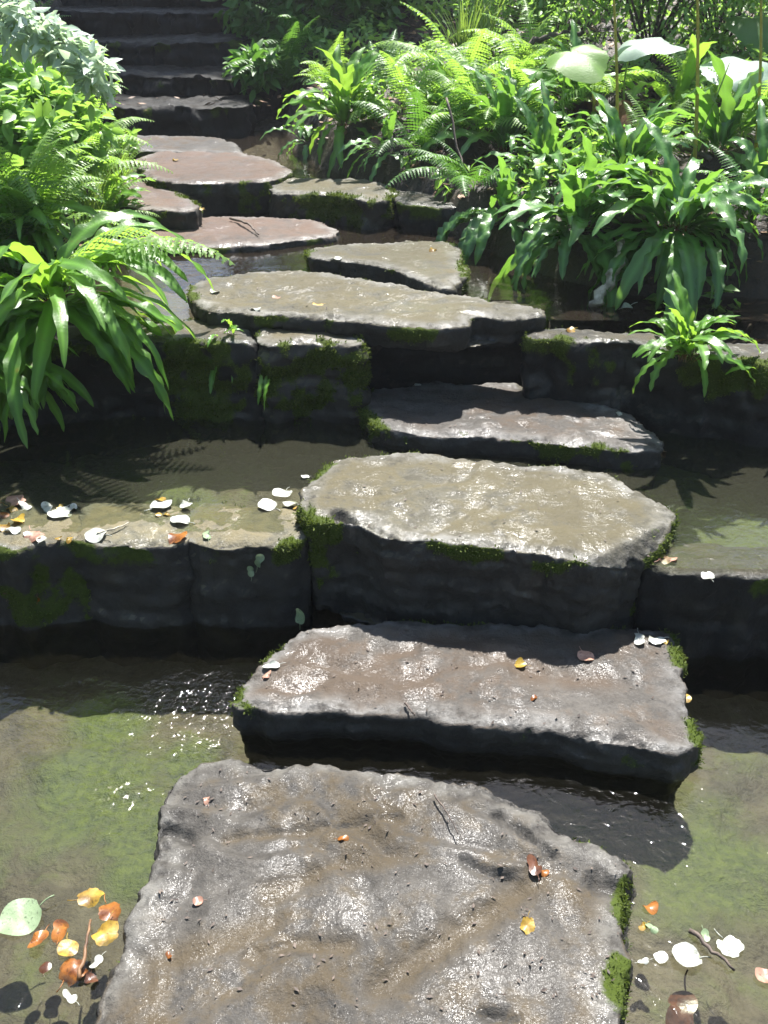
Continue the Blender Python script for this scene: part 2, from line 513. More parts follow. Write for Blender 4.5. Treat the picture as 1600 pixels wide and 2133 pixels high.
def seg_dist(pts, poly):
    a = poly; b = np.roll(poly, -1, 0)
    best = np.full(len(pts), 9.0)
    for i in range(len(a)):
        ab = b[i] - a[i]
        t = np.clip(((pts - a[i]) @ ab) / max(1e-12, ab @ ab), 0, 1)
        d = np.linalg.norm(pts - (a[i] + t[:, None] * ab), axis=1)
        best = np.minimum(best, d)
    return best

def moss_tufts(V, N, wgt, count, size, r):
    ok = np.nonzero(wgt > 0.3)[0]
    if not len(ok): return None
    pk = r.choice(ok, count, p=wgt[ok] / wgt[ok].sum())
    base = V[pk] + r.normal(0, 0.003, (count, 3))
    d = N[pk] + r.normal(0, 0.6, (count, 3)) + np.array([0, 0, 0.25])
    d /= np.linalg.norm(d, axis=1)[:, None]
    s = np.cross(d, r.normal(0, 1, (count, 3)))
    s /= np.linalg.norm(s, axis=1)[:, None]
    L = size * 0.75 * r.uniform(0.35, 1.3, count)[:, None]
    W = L * 0.22
    A = base - s * W; B = base + s * W; Cc = base + d * L * 0.6 + s * W * 0.8; D = base + d * L; 
    E = base + d * L * 0.6 - s * W * 0.8
    VV = np.stack([A, B, Cc, D, E], 1).reshape(-1, 3)
    k = np.arange(count)[:, None] * 5
    FF = np.concatenate([k + np.array([[0, 1, 2, 4]]), ], 0)
    F3 = k + np.array([[4, 2, 3, 3]])
    return VV, [tuple(f) for f in FF] + [tuple(f[:3]) for f in F3]

def stone(name, label, cat, outline, z, zbot, mat, voxel=0.010, jit=0.010, under=0.02, shift=(0, 0), layers=None, rough=0.006,
          strata=0.008, moss=(), moss_n=1500, moss_size=0.010, group=None, seed=1, rimw=0.07, tilt=None, world=False, cracks=(), cut=None):
    r = np.random.default_rng(seed)
    if world: poly = np.array(outline, float)
    else: poly = np.array([P(q_[0], q_[1], q_[2] if len(q_) > 2 else z)[:2] for q_ in outline])
    poly = resample(poly, 0.012)
    n = poly_normals(poly)
    j = fbm(np.column_stack([poly * 9, np.full(len(poly), seed * 3.7)]), 5, 0.72)
    poly = poly + n * (j * jit * 2.2)[:, None]
    ctr = poly.mean(0)
    n = poly_normals(poly)
    H = z - zbot
    rings = [(0.0, 0.005), (0.010, 0.0), (0.05 * min(1, H / 0.1), -0.002), (H * 0.55, under * 0.5), (H, under)]
    bm = bmesh.new()
    vr = []
    for dz, ins in rings:
        f = dz / H
        q = poly - n * ins + np.array(shift) * f
        vr.append([bm.verts.new((p[0] - ctr[0], p[1] - ctr[1], z - dz - zbot)) for p in q])
    m = len(poly)
    for a, b in zip(vr, vr[1:]):
        for i in range(m):
            bm.faces.new((a[i], b[i], b[(i + 1) % m], a[(i + 1) % m]))
    bm.faces.new(vr[0]); bm.faces.new(vr[-1][::-1])
    bmesh.ops.triangulate(bm, faces=[f for f in bm.faces if len(f.verts) > 4])
    bmesh.ops.recalc_face_normals(bm, faces=bm.faces)
    tmp = bpy.data.meshes.new('raw'); bm.to_mesh(tmp); bm.free()
    o = bpy.data.objects.new('raw', tmp); C.objects.link(o)
    md = o.modifiers.new('r', 'REMESH'); md.mode = 'VOXEL'; md.voxel_size = voxel; md.use_smooth_shade = True
    sm = o.modifiers.new('s', 'SMOOTH'); sm.iterations = 1; sm.factor = 0.5
    dg = bpy.context.evaluated_depsgraph_get()
    me = bpy.data.meshes.new_from_object(o.evaluated_get(dg))
    bpy.data.objects.remove(o); bpy.data.meshes.remove(tmp)
    nv = len(me.vertices)
    V = np.empty(nv * 3, np.float32); me.vertices.foreach_get('co', V); V = V.reshape(-1, 3).astype(float)
    N = np.empty(nv * 3, np.float32); me.vertices.foreach_get('normal', N); N = N.reshape(-1, 3).astype(float)
    wp = V + np.array([ctr[0], ctr[1], zbot])
    top = sstep(0.55, 0.9, N[:, 2])
    off = np.array([seed * 5.1, seed * 1.7, 0])
    dist = seg_dist(wp[:, :2], poly[::2])
    d = fbm(wp * 7 + off, 3) * rough * 1.6 + fbm(wp * 26 + off, 4, 0.6) * rough * 0.5
    V += N * (d * (0.35 + 0.65 * (1 - top)) )[:, None]
    V += N * (fbm(wp * 55 + off, 3, 0.6) * 0.0045 * (0.25 + 0.75 * (1 - sstep(0.02, 0.06, dist))))[:, None]
    st = fbm(np.stack([wp[:, 0] * 3, wp[:, 1] * 3, wp[:, 2] * 24], 1) + off, 3) * strata
    Nh = N.copy(); Nh[:, 2] = 0
    V += Nh * (st * (1 - top))[:, None]
    if layers:                                          # cleavage layers on the top: low broken ledges
        ang, freq, amp, warp = layers
        ca, sa = math.cos(R(ang)), math.sin(R(ang))
        u = wp[:, 0] * ca + wp[:, 1] * sa
        wv = fbm(np.stack([wp[:, 0] * 2.6, wp[:, 1] * 2.6, np.full(nv, seed * 2.3)], 1), 2, 0.4) + 0.10 * fbm(wp * 16, 3)
        s = u * freq + wv * warp
        fr = s - np.floor(s)
        saw = np.where(fr < 0.74, fr / 0.74, (1 - fr) / 0.26)
        am = amp * 0.75 * (0.4 + 1.2 * sstep(-0.25, 0.3, fbm(np.stack([wp[:, 0] * 2.5, wp[:, 1] * 2.5, np.full(nv, seed * 9.1)], 1), 2)))
        V[:, 2] += top * am * (saw - 0.5)
    hole = fbm(np.stack([wp[:, 0] * 6, wp[:, 1] * 8, np.full(nv, seed * 4.3)], 1), 5, 0.55)
    V[:, 2] += top * hole * 0.005
    V[:, 2] -= top * 0.010 * (1 - sstep(0.0, 0.035, dist)) * (0.5 + hole)
    crk = np.zeros(nv); slt = np.zeros(nv)
    wob = fbm(wp * 22 + off, 3) * 0.012
    for (pts, wid, dep, isilt) in cracks:
        q = np.array([P(a_, b_, z)[:2] for a_, b_ in pts])
        dd = np.full(nv, 9.0)
        for a_, b_ in zip(q[:-1], q[1:]):
            ab = b_ - a_
            tt = np.clip(((wp[:, :2] - a_) @ ab) / (ab @ ab), 0, 1)
            dd = np.minimum(dd, np.linalg.norm(wp[:, :2] - (a_ + tt[:, None] * ab), axis=1))
        g_ = np.exp(-((dd + wob) / wid) ** 2)
        V[:, 2] -= top * dep * g_
        if isilt: slt = np.maximum(slt, g_)
        else: crk = np.maximum(crk, np.exp(-((dd + wob) / (wid * 0.5)) ** 2) * 0.6)
    if cut:
        a_, b_ = [np.array(P(*q_, z)[:2]) for q_ in cut[:2]]
        ab = (b_ - a_) / np.linalg.norm(b_ - a_)
        out = (wp[:, 0] - a_[0]) * ab[1] - (wp[:, 1] - a_[1]) * ab[0]
        V[:, 2] -= cut[2] * np.clip(out, 0, 1) * np.clip(V[:, 2] / H, 0, 1)
    if tilt:
        V[:, 2] += (V[:, 0] * tilt[0] + V[:, 1] * tilt[1]) * sstep(0.0, H * 0.8, V[:, 2])
    me.vertices.foreach_set('co', V.astype(np.float32).ravel())
    rim = (1 - sstep(0.0, rimw, dist + 0.03 * hole)) * top
    fattr(me, 'rim', rim)
    mo = np.zeros(nv)
    mn = fbm(wp * 14 + off, 3)
    for (px, py, mz, rad) in moss:
        c = np.array(P(px, py, mz))
        dd = np.linalg.norm(wp - c, axis=1)
        mo = np.maximum(mo, np.clip(1.1 - dd / (rad * 1.15) + mn * 1.3, 0, 1))
    edge = np.clip(fbm(wp * 5 + off + 31, 3) * 2.2 + mn * 0.9 - 0.25, 0, 0.75) * (1 - top) * sstep(-0.10, -0.01, wp[:, 2] - z)
    mo = np.maximum(mo, edge)
    mo *= 1 - 0.8 * top * sstep(0.012, 0.05, dist + 0.02 * mn)
    fattr(me, 'moss', mo)
    fattr(me, 'crack', crk)
    fattr(me, 'silt', slt)
    me.update()
    me.materials.append(mat)
    me.polygons.foreach_set('use_smooth', np.ones(len(me.polygons), bool))
    loc = (ctr[0], ctr[1], zbot)
    STONE_MESHES.append((me, Vector(loc)))
    if moss and True:
        root = thing(name, label, cat, loc, group)
        link('slab', me, root)
        res = moss_tufts(V, N, mo, moss_n, moss_size, r)
        if res: tag(link('moss', new_mesh('moss', res[0], res[1], M['moss'], False), root), kind='stuff')
        return root
    o = link(name, me, None, loc)
    return tag(o, label, cat, group)

STONE_MESHES = []
SG = 'stepping stones up the stream'
stone('stepping_stone', 'broad grey slab nearest the camera, diagonal ridges across its wet top', 'stepping stone',
      [(430, 1578), (620, 1588), (850, 1608), (1000, 1638), (1100, 1680), (1200, 1750), (1300, 1778), (1318, 1800), (1300, 1868), (1290, 1990), (1290, 2120), (1300, 2300), (120, 2300), (205, 2110), (262, 1920), (305, 1815), (330, 1770), (322, 1700), (362, 1615)],
      0.06, -0.16, M['stone_grey'], 0.0075, 0.007, -0.015, layers=(62, 6.5, 0.011, 1.5), rough=0.007, moss=[(1318, 1900, 0.02, 0.07), (1300, 2050, 0.02, 0.08), (1320, 1800, 0.02, 0.05)], moss_n=1400, moss_size=0.008, group=SG, seed=1,
      cracks=[([(1035, 1695), (1075, 1718), (1112, 1752), (1150, 1782)], 0.008, 0.016, 0), ([(968, 1788), (1000, 1808), (1060, 1828)], 0.008, 0.012, 0),
              ([(790, 2045), (880, 1990), (960, 1935), (1060, 1870), (1120, 1830)], 0.035, 0.014, 1), ([(320, 1740), (352, 1730), (400, 1745)], 0.018, 0.02, 0),
              ([(470, 1745), (640, 1728), (820, 1700)], 0.014, 0.010, 1), ([(520, 1985), (600, 1960), (720, 1968)], 0.02, 0.010, 1), ([(1250, 1840), (1300, 1850)], 0.02, 0.02, 0),
              ([(300, 2010), (480, 1960), (560, 1920)], 0.03, 0.008, 1), ([(1010, 2110), (1070, 2125)], 0.012, 0.02, 0), ([(560, 1860), (700, 1800), (830, 1780)], 0.025, 0.007, 1)])
stone('stepping_stone', 'long low slab with shallow rusty puddle, wedged under the thick block stone', 'stepping stone',
      [(630, 1306), (760, 1288), (1400, 1305), (1425, 1380), (1440, 1470), (1468, 1548), (1430, 1563), (1300, 1548), (1180, 1528), (1000, 1508), (850, 1488), (700, 1480), (560, 1482), (484, 1468), (500, 1420), (560, 1365)],
      0.095, -0.16, M['stone_brown'], 0.008, 0.006, 0.05, layers=(80, 6.5, 0.008, 1.5), rough=0.006, moss=[(1460, 1550, 0.06, 0.07), (1425, 1370, 0.09, 0.05), (1405, 1320, 0.09, 0.05), (470, 1480, 0.05, 0.05), (1350, 1560, 0.06, 0.035)], moss_n=2200, group=SG, seed=2,
      cracks=[([(1010, 1345), (1080, 1378), (1110, 1392)], 0.07, 0.012, 1), ([(1180, 1410), (1260, 1415)], 0.04, 0.008, 1), ([(600, 1440), (760, 1380), (860, 1350)], 0.03, 0.008, 1), ([(750, 1470), (900, 1400), (1000, 1380)], 0.025, 0.006, 1), ([(905, 1325), (960, 1330)], 0.03, 0.006, 1)])
stone('stepping_stone', 'thick block stone with olive top and tall black front, mossy at both ends', 'stepping stone',
      [(650, 985), (700, 948), (860, 942), (1050, 958), (1230, 978), (1290, 995), (1350, 1030), (1398, 1050), (1402, 1080, 0.30), (1390, 1140, 0.26), (1372, 1215, 0.19), (1345, 1255, 0.14), (1290, 1215, 0.24), (1235, 1168), (1080, 1145), (960, 1130), (820, 1125), (730, 1085), (650, 1090), (628, 1060), (632, 1010)],
      0.32, 0.02, M['stone_olive'], 0.008, 0.007, 0.02, layers=(100, 4.0, 0.007, 1.2), rough=0.008, strata=0.006,
      moss=[(650, 1100, 0.28, 0.08), (640, 1150, 0.24, 0.08), (660, 1200, 0.20, 0.07), (1385, 1140, 0.28, 0.05), (1370, 1200, 0.20, 0.05), (1360, 1250, 0.14, 0.05), (650, 970, 0.31, 0.06), (700, 1110, 0.31, 0.05)], moss_n=3600, group=SG, seed=3,
      cut=((1235, 1160), (1400, 1085), 0.8),
      cracks=[([(700, 1070), (730, 1092), (765, 1115)], 0.016, 0.03, 0), ([(700, 1030), (800, 1030), (880, 1018), (930, 1000)], 0.012, 0.006, 1), ([(830, 1050), (880, 1085)], 0.005, 0.006, 0),
              ([(900, 1110), (960, 1075), (1010, 1050)], 0.012, 0.005, 1), ([(1250, 1170), (1310, 1130), (1370, 1100)], 0.02, -0.008, 0) if 0 else ([(640, 1035), (720, 1040)], 0.006, 0.008, 0)])
stone('stepping_stone', 'tongue shaped slab with pale rim, low in the pool under the dark overhang', 'stepping stone',
      [(745, 835), (765, 808), (860, 798), (1050, 793), (1200, 818), (1300, 852), (1388, 912), (1385, 935), (1310, 938), (1180, 928), (1030, 912), (830, 902), (770, 880)],
      0.325, 0.08, M['stone_brown'], 0.009, 0.006, 0.03, layers=(85, 6.0, 0.008, 2.0), moss=[(770, 880, 0.30, 0.08), (745, 850, 0.29, 0.07), (1260, 935, 0.30, 0.05), (960, 918, 0.3, 0.03)], moss_n=1800, group=SG, seed=4, rimw=0.10)
stone('stepping_stone', 'wide pale slab bridging the gap in the second weir, dark hollow beneath', 'stepping stone',
      [(380, 605), (420, 578), (500, 565), (650, 560), (800, 583), (1000, 620), (1130, 640), (1145, 655), (1060, 665), (990, 655), (975, 675), (900, 684), (830, 676), (720, 664), (560, 656), (430, 642)],
      0.585, 0.50, M['stone_olive'], 0.010, 0.007, 0.01, layers=(85, 6.0, 0.008, 2.0), moss=[(400, 625, 0.56, 0.08), (1140, 660, 0.55, 0.05)], moss_n=900, group=SG, seed=5)
stone('stepping_stone', 'wedge shaped stone with black front, in the upper pool beside the fern bank', 'stepping stone',
      [(632, 518), (700, 508), (850, 500), (945, 498), (965, 540), (972, 580), (940, 602), (880, 585), (800, 552), (720, 545), (645, 535)],
      0.60, 0.42, M['stone_olive'], 0.011, 0.008, 0.04, moss=[(640, 540, 0.57, 0.09), (965, 570, 0.58, 0.07), (950, 510, 0.59, 0.05)], moss_n=1500, group=SG, seed=6)
stone('stepping_stone', 'reddish slab almost awash in the upper pool, with a bent twig on it', 'stepping stone',
      [(250, 470), (330, 455), (480, 447), (640, 453), (712, 478), (700, 490), (620, 500), (500, 512), (340, 515), (270, 500)],
      0.56, 0.42, M['stone_pink'], 0.011, 0.007, 0.03, group=SG, seed=7)
stone('stepping_stone', 'flat reddish brown stone on top of the third weir, water seeping down its front', 'stepping stone',
      [(280, 330), (320, 314), (400, 311), (500, 314), (560, 328), (615, 352), (600, 366), (560, 376), (450, 379), (370, 381), (305, 372), (290, 350)],
      0.675, 0.42, M['stone_pink'], 0.011, 0.007, 0.03, moss=[(300, 345, 0.66, 0.1), (330, 395, 0.62, 0.08), (520, 400, 0.62, .06)], moss_n=1200, group=SG, seed=8)
stone('stepping_stone', 'dim flat stone behind the reddish weir stone, at the edge of the shade', 'stepping stone',
      [(225, 292), (240, 281), (330, 280), (450, 284), (490, 296), (515, 316), (480, 318), (250, 312)],
      0.68, 0.45, M['stone_brown'], 0.014, 0.008, 0.02, group=SG, seed=9)

WG = 'blocks of the stream weirs'
W1 = [('weir_block', 'weathered block at the left end of the first weir, fallen leaves stuck to its face', [(-700, 1030), (172, 1048), (172, 1140), (-700, 1125)], 11, [(60, 1250, 0.1, 0.10), (130, 1260, 0.08, 0.08)]),
      ('weir_block', 'short weir block between two trickles, below the pale leaves on its wet top', [(160, 1045), (392, 1045), (392, 1138), (160, 1140)], 12, []),
      ('weir_block', 'weir block with smooth face against the mossy side of the thick stone', [(380, 1045), (640, 1050), (640, 1136), (380, 1139)], 13, [(600, 1130, 0.24, 0.06)])]
for nm, lb, ol, sd, ms in W1:
    stone(nm, lb, 'weir block', ol, 0.2605, -0.2, M['stone_weir'], 0.010, 0.007, 0.0, moss=ms, moss_n=700, group=WG, seed=sd, rough=0.008, strata=0.005, rimw=0.02)
stone('weir_block', 'black wet weir block to the right of the thick mossy stone', 'weir block',
      [(1340, 1120), (2300, 1160), (2300, 1275), (1600, 1206), (1340, 1190)], 0.256, -0.2, M['stone_dark'], 0.011, 0.008, 0.0, group=WG, seed=14, rough=0.006, rimw=0.02)
# second weir
stone('weir_block', 'squared block with thick moss over its face, beside the dark hollow', 'weir block',
      [(520, 690), (560, 668), (700, 668), (750, 676), (766, 700), (760, 722), (640, 712), (560, 722), (530, 716)], 0.535, 0.08, M['stone_olive'], 0.010, 0.006, 0.02, shift=(0, 0),
      moss=[(680, 740, 0.48, 0.09), (590, 730, 0.48, 0.07), (740, 740, 0.48, 0.08), (640, 790, 0.40, 0.09), (730, 780, 0.42, 0.07), (560, 800, .4, .08)], moss_n=6000, moss_size=0.012, group=WG, seed=15, strata=0.016, rough=0.012)
stone('weir_block', 'low rounded block under the arching fern, moss and ivy down its face', 'weir block',
      [(-260, 705), (-200, 670), (250, 672), (340, 668), (430, 658), (500, 665), (532, 690), (535, 712), (470, 716), (400, 712), (330, 708), (250, 712), (-200, 735)], 0.53, 0.08, M['stone_dark'], 0.011, 0.008, 0.02,
      moss=[(420, 780, 0.42, 0.13), (400, 700, 0.52, 0.10), (440, 850, 0.3, 0.1), (350, 690, 0.52, 0.1)], moss_n=5000, moss_size=0.012, group=WG, seed=16, strata=0.014, rough=0.014)
stone('weir_block', 'rough dark block standing back in the hollow beneath the wide pale slab', 'weir block',
      [(-0.16, 3.30), (0.56, 3.28), (0.58, 3.52), (-0.16, 3.52)], 0.50, 0.02, M['stone_dark'], 0.012, 0.008, -0.03, group=WG, seed=17, strata=0.012, world=True)
stone('weir_block', 'long dark weir block carrying the small bright fern', 'weir block',
      [(1100, 680), (1250, 682), (1420, 700), (1800, 728), (1800, 775), (1560, 752), (1420, 735), (1320, 714), (1180, 706), (1090, 700)], 0.535, 0.08, M['stone_dark'], 0.011, 0.007, 0.0,
      moss=[(1230, 730, 0.50, 0.07), (1180, 715, 0.52, 0.05), (1490, 750, 0.53, 0.12), (1560, 765, 0.5, 0.10)], moss_n=3600, group=WG, seed=18, rough=0.014, rimw=0.02)
# third weir
stone('weir_block', 'mossy rounded block of the third weir, hiding its brown top behind moss', 'weir block',
      [(560, 368), (640, 368), (740, 372), (800, 380), (830, 405), (780, 420), (700, 405), (600, 402), (560, 398)], 0.655, 0.40, M['stone_olive'], 0.012, 0.009, -0.03,
      moss=[(720, 420, 0.62, 0.16), (690, 450, 0.56, 0.12), (790, 430, 0.6, 0.12)], moss_n=4000, moss_size=0.014, group=WG, seed=19, rough=0.016)
stone('weir_block', 'black wet end block of the third weir below hanging fern fronds', 'weir block',
      [(800, 392), (860, 396), (960, 404), (1010, 420), (960, 432), (830, 424)], 0.645, 0.38, M['stone_dark'], 0.012, 0.008, -0.02, group=WG, seed=20)
stone('weir_block', 'sunlit mossy block of the third weir behind the left bank ferns', 'weir block',
      [(120, 350), (200, 345), (300, 348), (330, 375), (420, 425), (400, 440), (320, 436), (120, 420)], 0.64, 0.40, M['stone_pink'], 0.012, 0.009, -0.02,
      moss=[(370, 420, 0.62, 0.12), (260, 420, 0.62, 0.1)], moss_n=2200, moss_size=0.012, group=WG, seed=21)
# stairs rising into the shade
ST = 'stone steps rising into the shade'
steps = [('stone_step', 'lowest dark step, pale broken corner at its right end', (-1.75, 6.12), (-0.83, 6.10), 0.45, 0.79, 31),
         ('stone_step', 'second dark step with flat wet tread', (-2.3, 6.62), (-0.62, 6.60), 0.6, 0.90, 32),
         ('stone_step', 'third dark step with a thin light edge', (-2.6, 7.15), (-0.55, 7.15), 0.75, 1.03, 33),
         ('stone_step', 'fourth step, almost lost in the shade', (-2.8, 7.72), (-0.55, 7.72), 0.85, 1.17, 34),
         ('stone_step', 'fifth step, deep in the shade', (-3.0, 8.3), (-0.6, 8.3), 0.95, 1.31, 35),
         ('stone_step', 'topmost visible step at the upper edge of the picture', (-3.1, 8.9), (-0.6, 8.9), 1.05, 1.46, 36)]
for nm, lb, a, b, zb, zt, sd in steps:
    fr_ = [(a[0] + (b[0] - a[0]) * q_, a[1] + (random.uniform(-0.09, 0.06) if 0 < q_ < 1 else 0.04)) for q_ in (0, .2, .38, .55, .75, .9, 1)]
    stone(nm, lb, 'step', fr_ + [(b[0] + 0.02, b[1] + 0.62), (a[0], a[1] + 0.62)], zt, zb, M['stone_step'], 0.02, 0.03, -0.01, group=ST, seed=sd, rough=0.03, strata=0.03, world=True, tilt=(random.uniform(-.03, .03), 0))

# ------------------------------------------------------------------ frond and leaf shapes
def spine(n, e0, e1, bend=1.0, side=0.0):
    """Unit-length curve leaving the origin along +Y with elevation e0 that eases to e1."""
    p = np.zeros((n + 1, 3)); t = np.linspace(0, 1, n + 1)
    for i in range(n):
        tm = (t[i] + t[i + 1]) / 2
        e = R(e0 + (e1 - e0) * tm ** bend)
        a = side * tm
        p[i + 1] = p[i] + np.array([math.sin(a) * math.cos(e), math.cos(a) * math.cos(e), math.sin(e)]) / n
    return p, t

def frames(p):
    T = np.gradient(p, axis=0); T /= np.linalg.norm(T, axis=1)[:, None]
    S = np.cross(T, np.array([0, 0, 1.0])); l = np.linalg.norm(S, axis=1)[:, None]
    S = np.where(l > 0.15, S / np.maximum(l, 1e-6), np.array([1.0, 0, 0]))
    S[:, 0] = np.abs(S[:, 0]); S /= np.linalg.norm(S, axis=1)[:, None]
    Nn = np.cross(S, T)
    return T, S, Nn

def hart_mesh(name, seed, e0, e1, bend, width=0.15, mat=None):
    r = np.random.default_rng(seed)
    n = 26
    p, t = spine(n, e0, e1, bend, r.uniform(-0.6, 0.6))
    T, S, Nn = frames(p)
    tw = np.linspace(0, r.uniform(-0.7, 0.7), n + 1)
    S, Nn = S * np.cos(tw)[:, None] + Nn * np.sin(tw)[:, None], Nn * np.cos(tw)[:, None] - S * np.sin(tw)[:, None]
    stp = 0.13
    u = np.clip((t - stp) / (1 - stp), 0, 1)
    wd = width * 0.5 * np.where(t < stp, 0.10, np.clip(0.62 + 0.38 * sstep(0, 0.35, u) , 0, 1) * sstep(0.0, 0.05, u + 0.005) * np.clip((1 - u) / 0.40, 0, 1) ** 0.55 + 0.02)
    ph = r.uniform(0, 6, 2); k = r.uniform(26, 40, 2); amp = r.uniform(0.16, 0.50)
    V, F = [], []
    cols = [-1, -0.55, 0, 0.55, 1]
    for i in range(n + 1):
        for c in cols:
            sgn = 0 if c < 0 else 1
            wav = amp * math.sin(k[sgn] * t[i] + ph[sgn]) * abs(c) ** 2 * wd[i]
            lift = 0.28 * abs(c) * wd[i] - 0.12 * (c * c) * wd[i]
            wv = 1 + 0.10 * math.sin(k[1 - sgn] * 1.3 * t[i] + ph[sgn] * 2) * (abs(c) > 0.8)
            V.append(p[i] + S[i] * c * wd[i] * wv + Nn[i] * (lift + wav))
    m = len(cols)
    for i in range(n):
        for j in range(m - 1):
            F.append((i * m + j, i * m + j + 1, (i + 1) * m + j + 1, (i + 1) * m + j))
    me = new_mesh(name, V, np.array(F), mat)
    me.materials.append(M['stipe'])
    mi = np.zeros(len(F), np.int32); mi[:2 * (m - 1)] = 1
    me.polygons.foreach_set('material_index', mi)
    tv = np.zeros(len(V)); tv[2::m] = 0.8
    fattr(me, 'tint', tv)
    return me

def fern_mesh(name, seed, e0, e1, bend, pairs=26, maxw=0.17, mat=None, lobes=7, droop=0.25):
    r = np.random.default_rng(seed)
    n = 40
    p, t = spine(n, e0, e1, bend, r.uniform(-0.5, 0.5))
    T, S, Nn = frames(p)
    V, F = [], []
    def strip(a, b, wa, wb, s):
        i = len(V)
        V.extend([a - s * wa, a + s * wa, b + s * wb, b - s * wb]); F.append((i, i + 1, i + 2, i + 3))
    for i in range(n):
        strip(p[i], p[i + 1], 0.006 * (1 - t[i]) + 0.002, 0.006 * (1 - t[i + 1]) + 0.002, S[i])
    for q in range(pairs):
        u = 0.14 + 0.855 * (q + 0.5) / pairs
        i = min(n - 1, int(u * n)); fr = u * n - i
        c = p[i] * (1 - fr) + p[i + 1] * fr
        x = (u - 0.14) / 0.86
        L = maxw * min(1, 0.45 + 2.2 * x) * (1 - x) ** 0.75 * r.uniform(0.9, 1.08) + 0.008
        for sg in (-1, 1):
            d = S[i] * sg * math.cos(0.22) + T[i] * math.sin(0.22) - Nn[i] * droop * r.uniform(0.3, 1.2)
            d /= np.linalg.norm(d)
            tq = T[i] + Nn[i] * r.uniform(-0.25, 0.25)
            W = min(0.020, 0.62 / pairs) * (0.75 + 0.25 * (1 - x))
            k = max(3, int(lobes * (0.4 + 0.6 * L / maxw)))
            for j in range(k):
                a, b = j / k, (j + 1) / k
                wa = W * (1 - a) ** 0.7; ca = c + d * L * a - Nn[i] * L * 0.25 * a * a; cb = c + d * L * b - Nn[i] * L * 0.25 * b * b
                for h in (-1, 1):
                    v0 = len(V)
                    V.extend([ca, cb, cb + tq * h * wa * 0.55, ca + tq * h * wa + d * L * 0.4 / k])
                    F.append((v0, v0 + 1, v0 + 2, v0 + 3) if h > 0 else (v0 + 3, v0 + 2, v0 + 1, v0))
    me = new_mesh(name, V, np.array(F), mat, False)
    fattr(me, 'tint', np.zeros(len(V)))
    return me

HM = {}
for key, mat in (('hart', 'hart'), ('light', 'hart_light')):
    HM[key] = {'up': [hart_mesh('frond', 10 + i, 84, a, 1.6, 0.125, M[mat]) for i, a in enumerate((30, 10, -25))],
               'arch': [hart_mesh('frond', 20 + i, a, b, 1.2, 0.13, M[mat]) for i, (a, b) in enumerate(((68, -35), (60, -60), (75, -20), (55, -45)))],
               'hang': [hart_mesh('frond', 30 + i, a, b, 0.8, 0.125, M[mat]) for i, (a, b) in enumerate(((30, -80), (10, -78), (42, -85), (20, -70)))]}
for key, mat in (('narrow', 'hart_light'), ('narrow_dark', 'hart')):
    NW = 0.088 if key == 'narrow' else 0.118
    HM[key] = {'up': [hart_mesh('frond', 40 + i, 84, a, 1.6, NW, M[mat]) for i, a in enumerate((30, 0, -35))],
               'arch': [hart_mesh('frond', 44 + i, a, b, 1.2, NW, M[mat]) for i, (a, b) in enumerate(((68, -55), (60, -75), (70, -40), (50, -60)))],
               'hang': [hart_mesh('frond', 48 + i, a, b, 0.8, NW, M[mat]) for i, (a, b) in enumerate(((30, -80), (10, -82), (42, -85), (20, -74)))]}
FM = {k: [fern_mesh('frond', 50 + i, a, b, 1.2, 25, 0.19, M[mat]) for i, (a, b) in enumerate(((72, -15), (60, -30), (80, 15), (50, -40)))] for k, mat in (('fern', 'fern'), ('light', 'fern_light'))}

def hart(loc, L, n, label, seed, mix=(0.3, 0.4, 0.3), key='hart', face=None, spread=180, group='strap leaved ferns', name='strap_fern', lean=0.0):
    r = np.random.default_rng(seed)
    root = thing(name, label, 'fern', loc, group)
    for i in range(n):
        k = r.choice(['up', 'arch', 'hang'], p=mix)
        me = HM[key][k][r.integers(len(HM[key][k]))]
        az = r.uniform(-spread, spread) + (face if face is not None else 0)
        s = L * r.uniform(0.6, 1.12)
        off = r.normal(0, 0.018, 2)
        link('frond', me, root, (off[0], off[1], r.uniform(-0.01, 0.02)), (R(r.uniform(-10, 10)) + lean, R(r.uniform(-14, 14)), R(-az)), (s * r.uniform(0.8, 1.2), s, s))
    return root

def fern(loc, L, n, label, seed, key='fern', face=None, spread=180, group='feathery ferns', which=None, name='feathery_fern'):
    r = np.random.default_rng(seed)
    root = thing(name, label, 'fern', loc, group)
    for i in range(n):
        me = FM[key][r.integers(4) if which is None else which[i % len(which)]]
        az = (r.uniform(-spread, spread) if n > 3 else (i - (n - 1) / 2) * spread) + (face if face is not None else 0)
        s = L * r.uniform(0.7, 1.1)
        link('frond', me, root, (r.normal(0, .012), r.normal(0, .012), 0), (R(r.uniform(-10, 10)), R(r.uniform(-12, 12)), R(-az)), s)
    return root

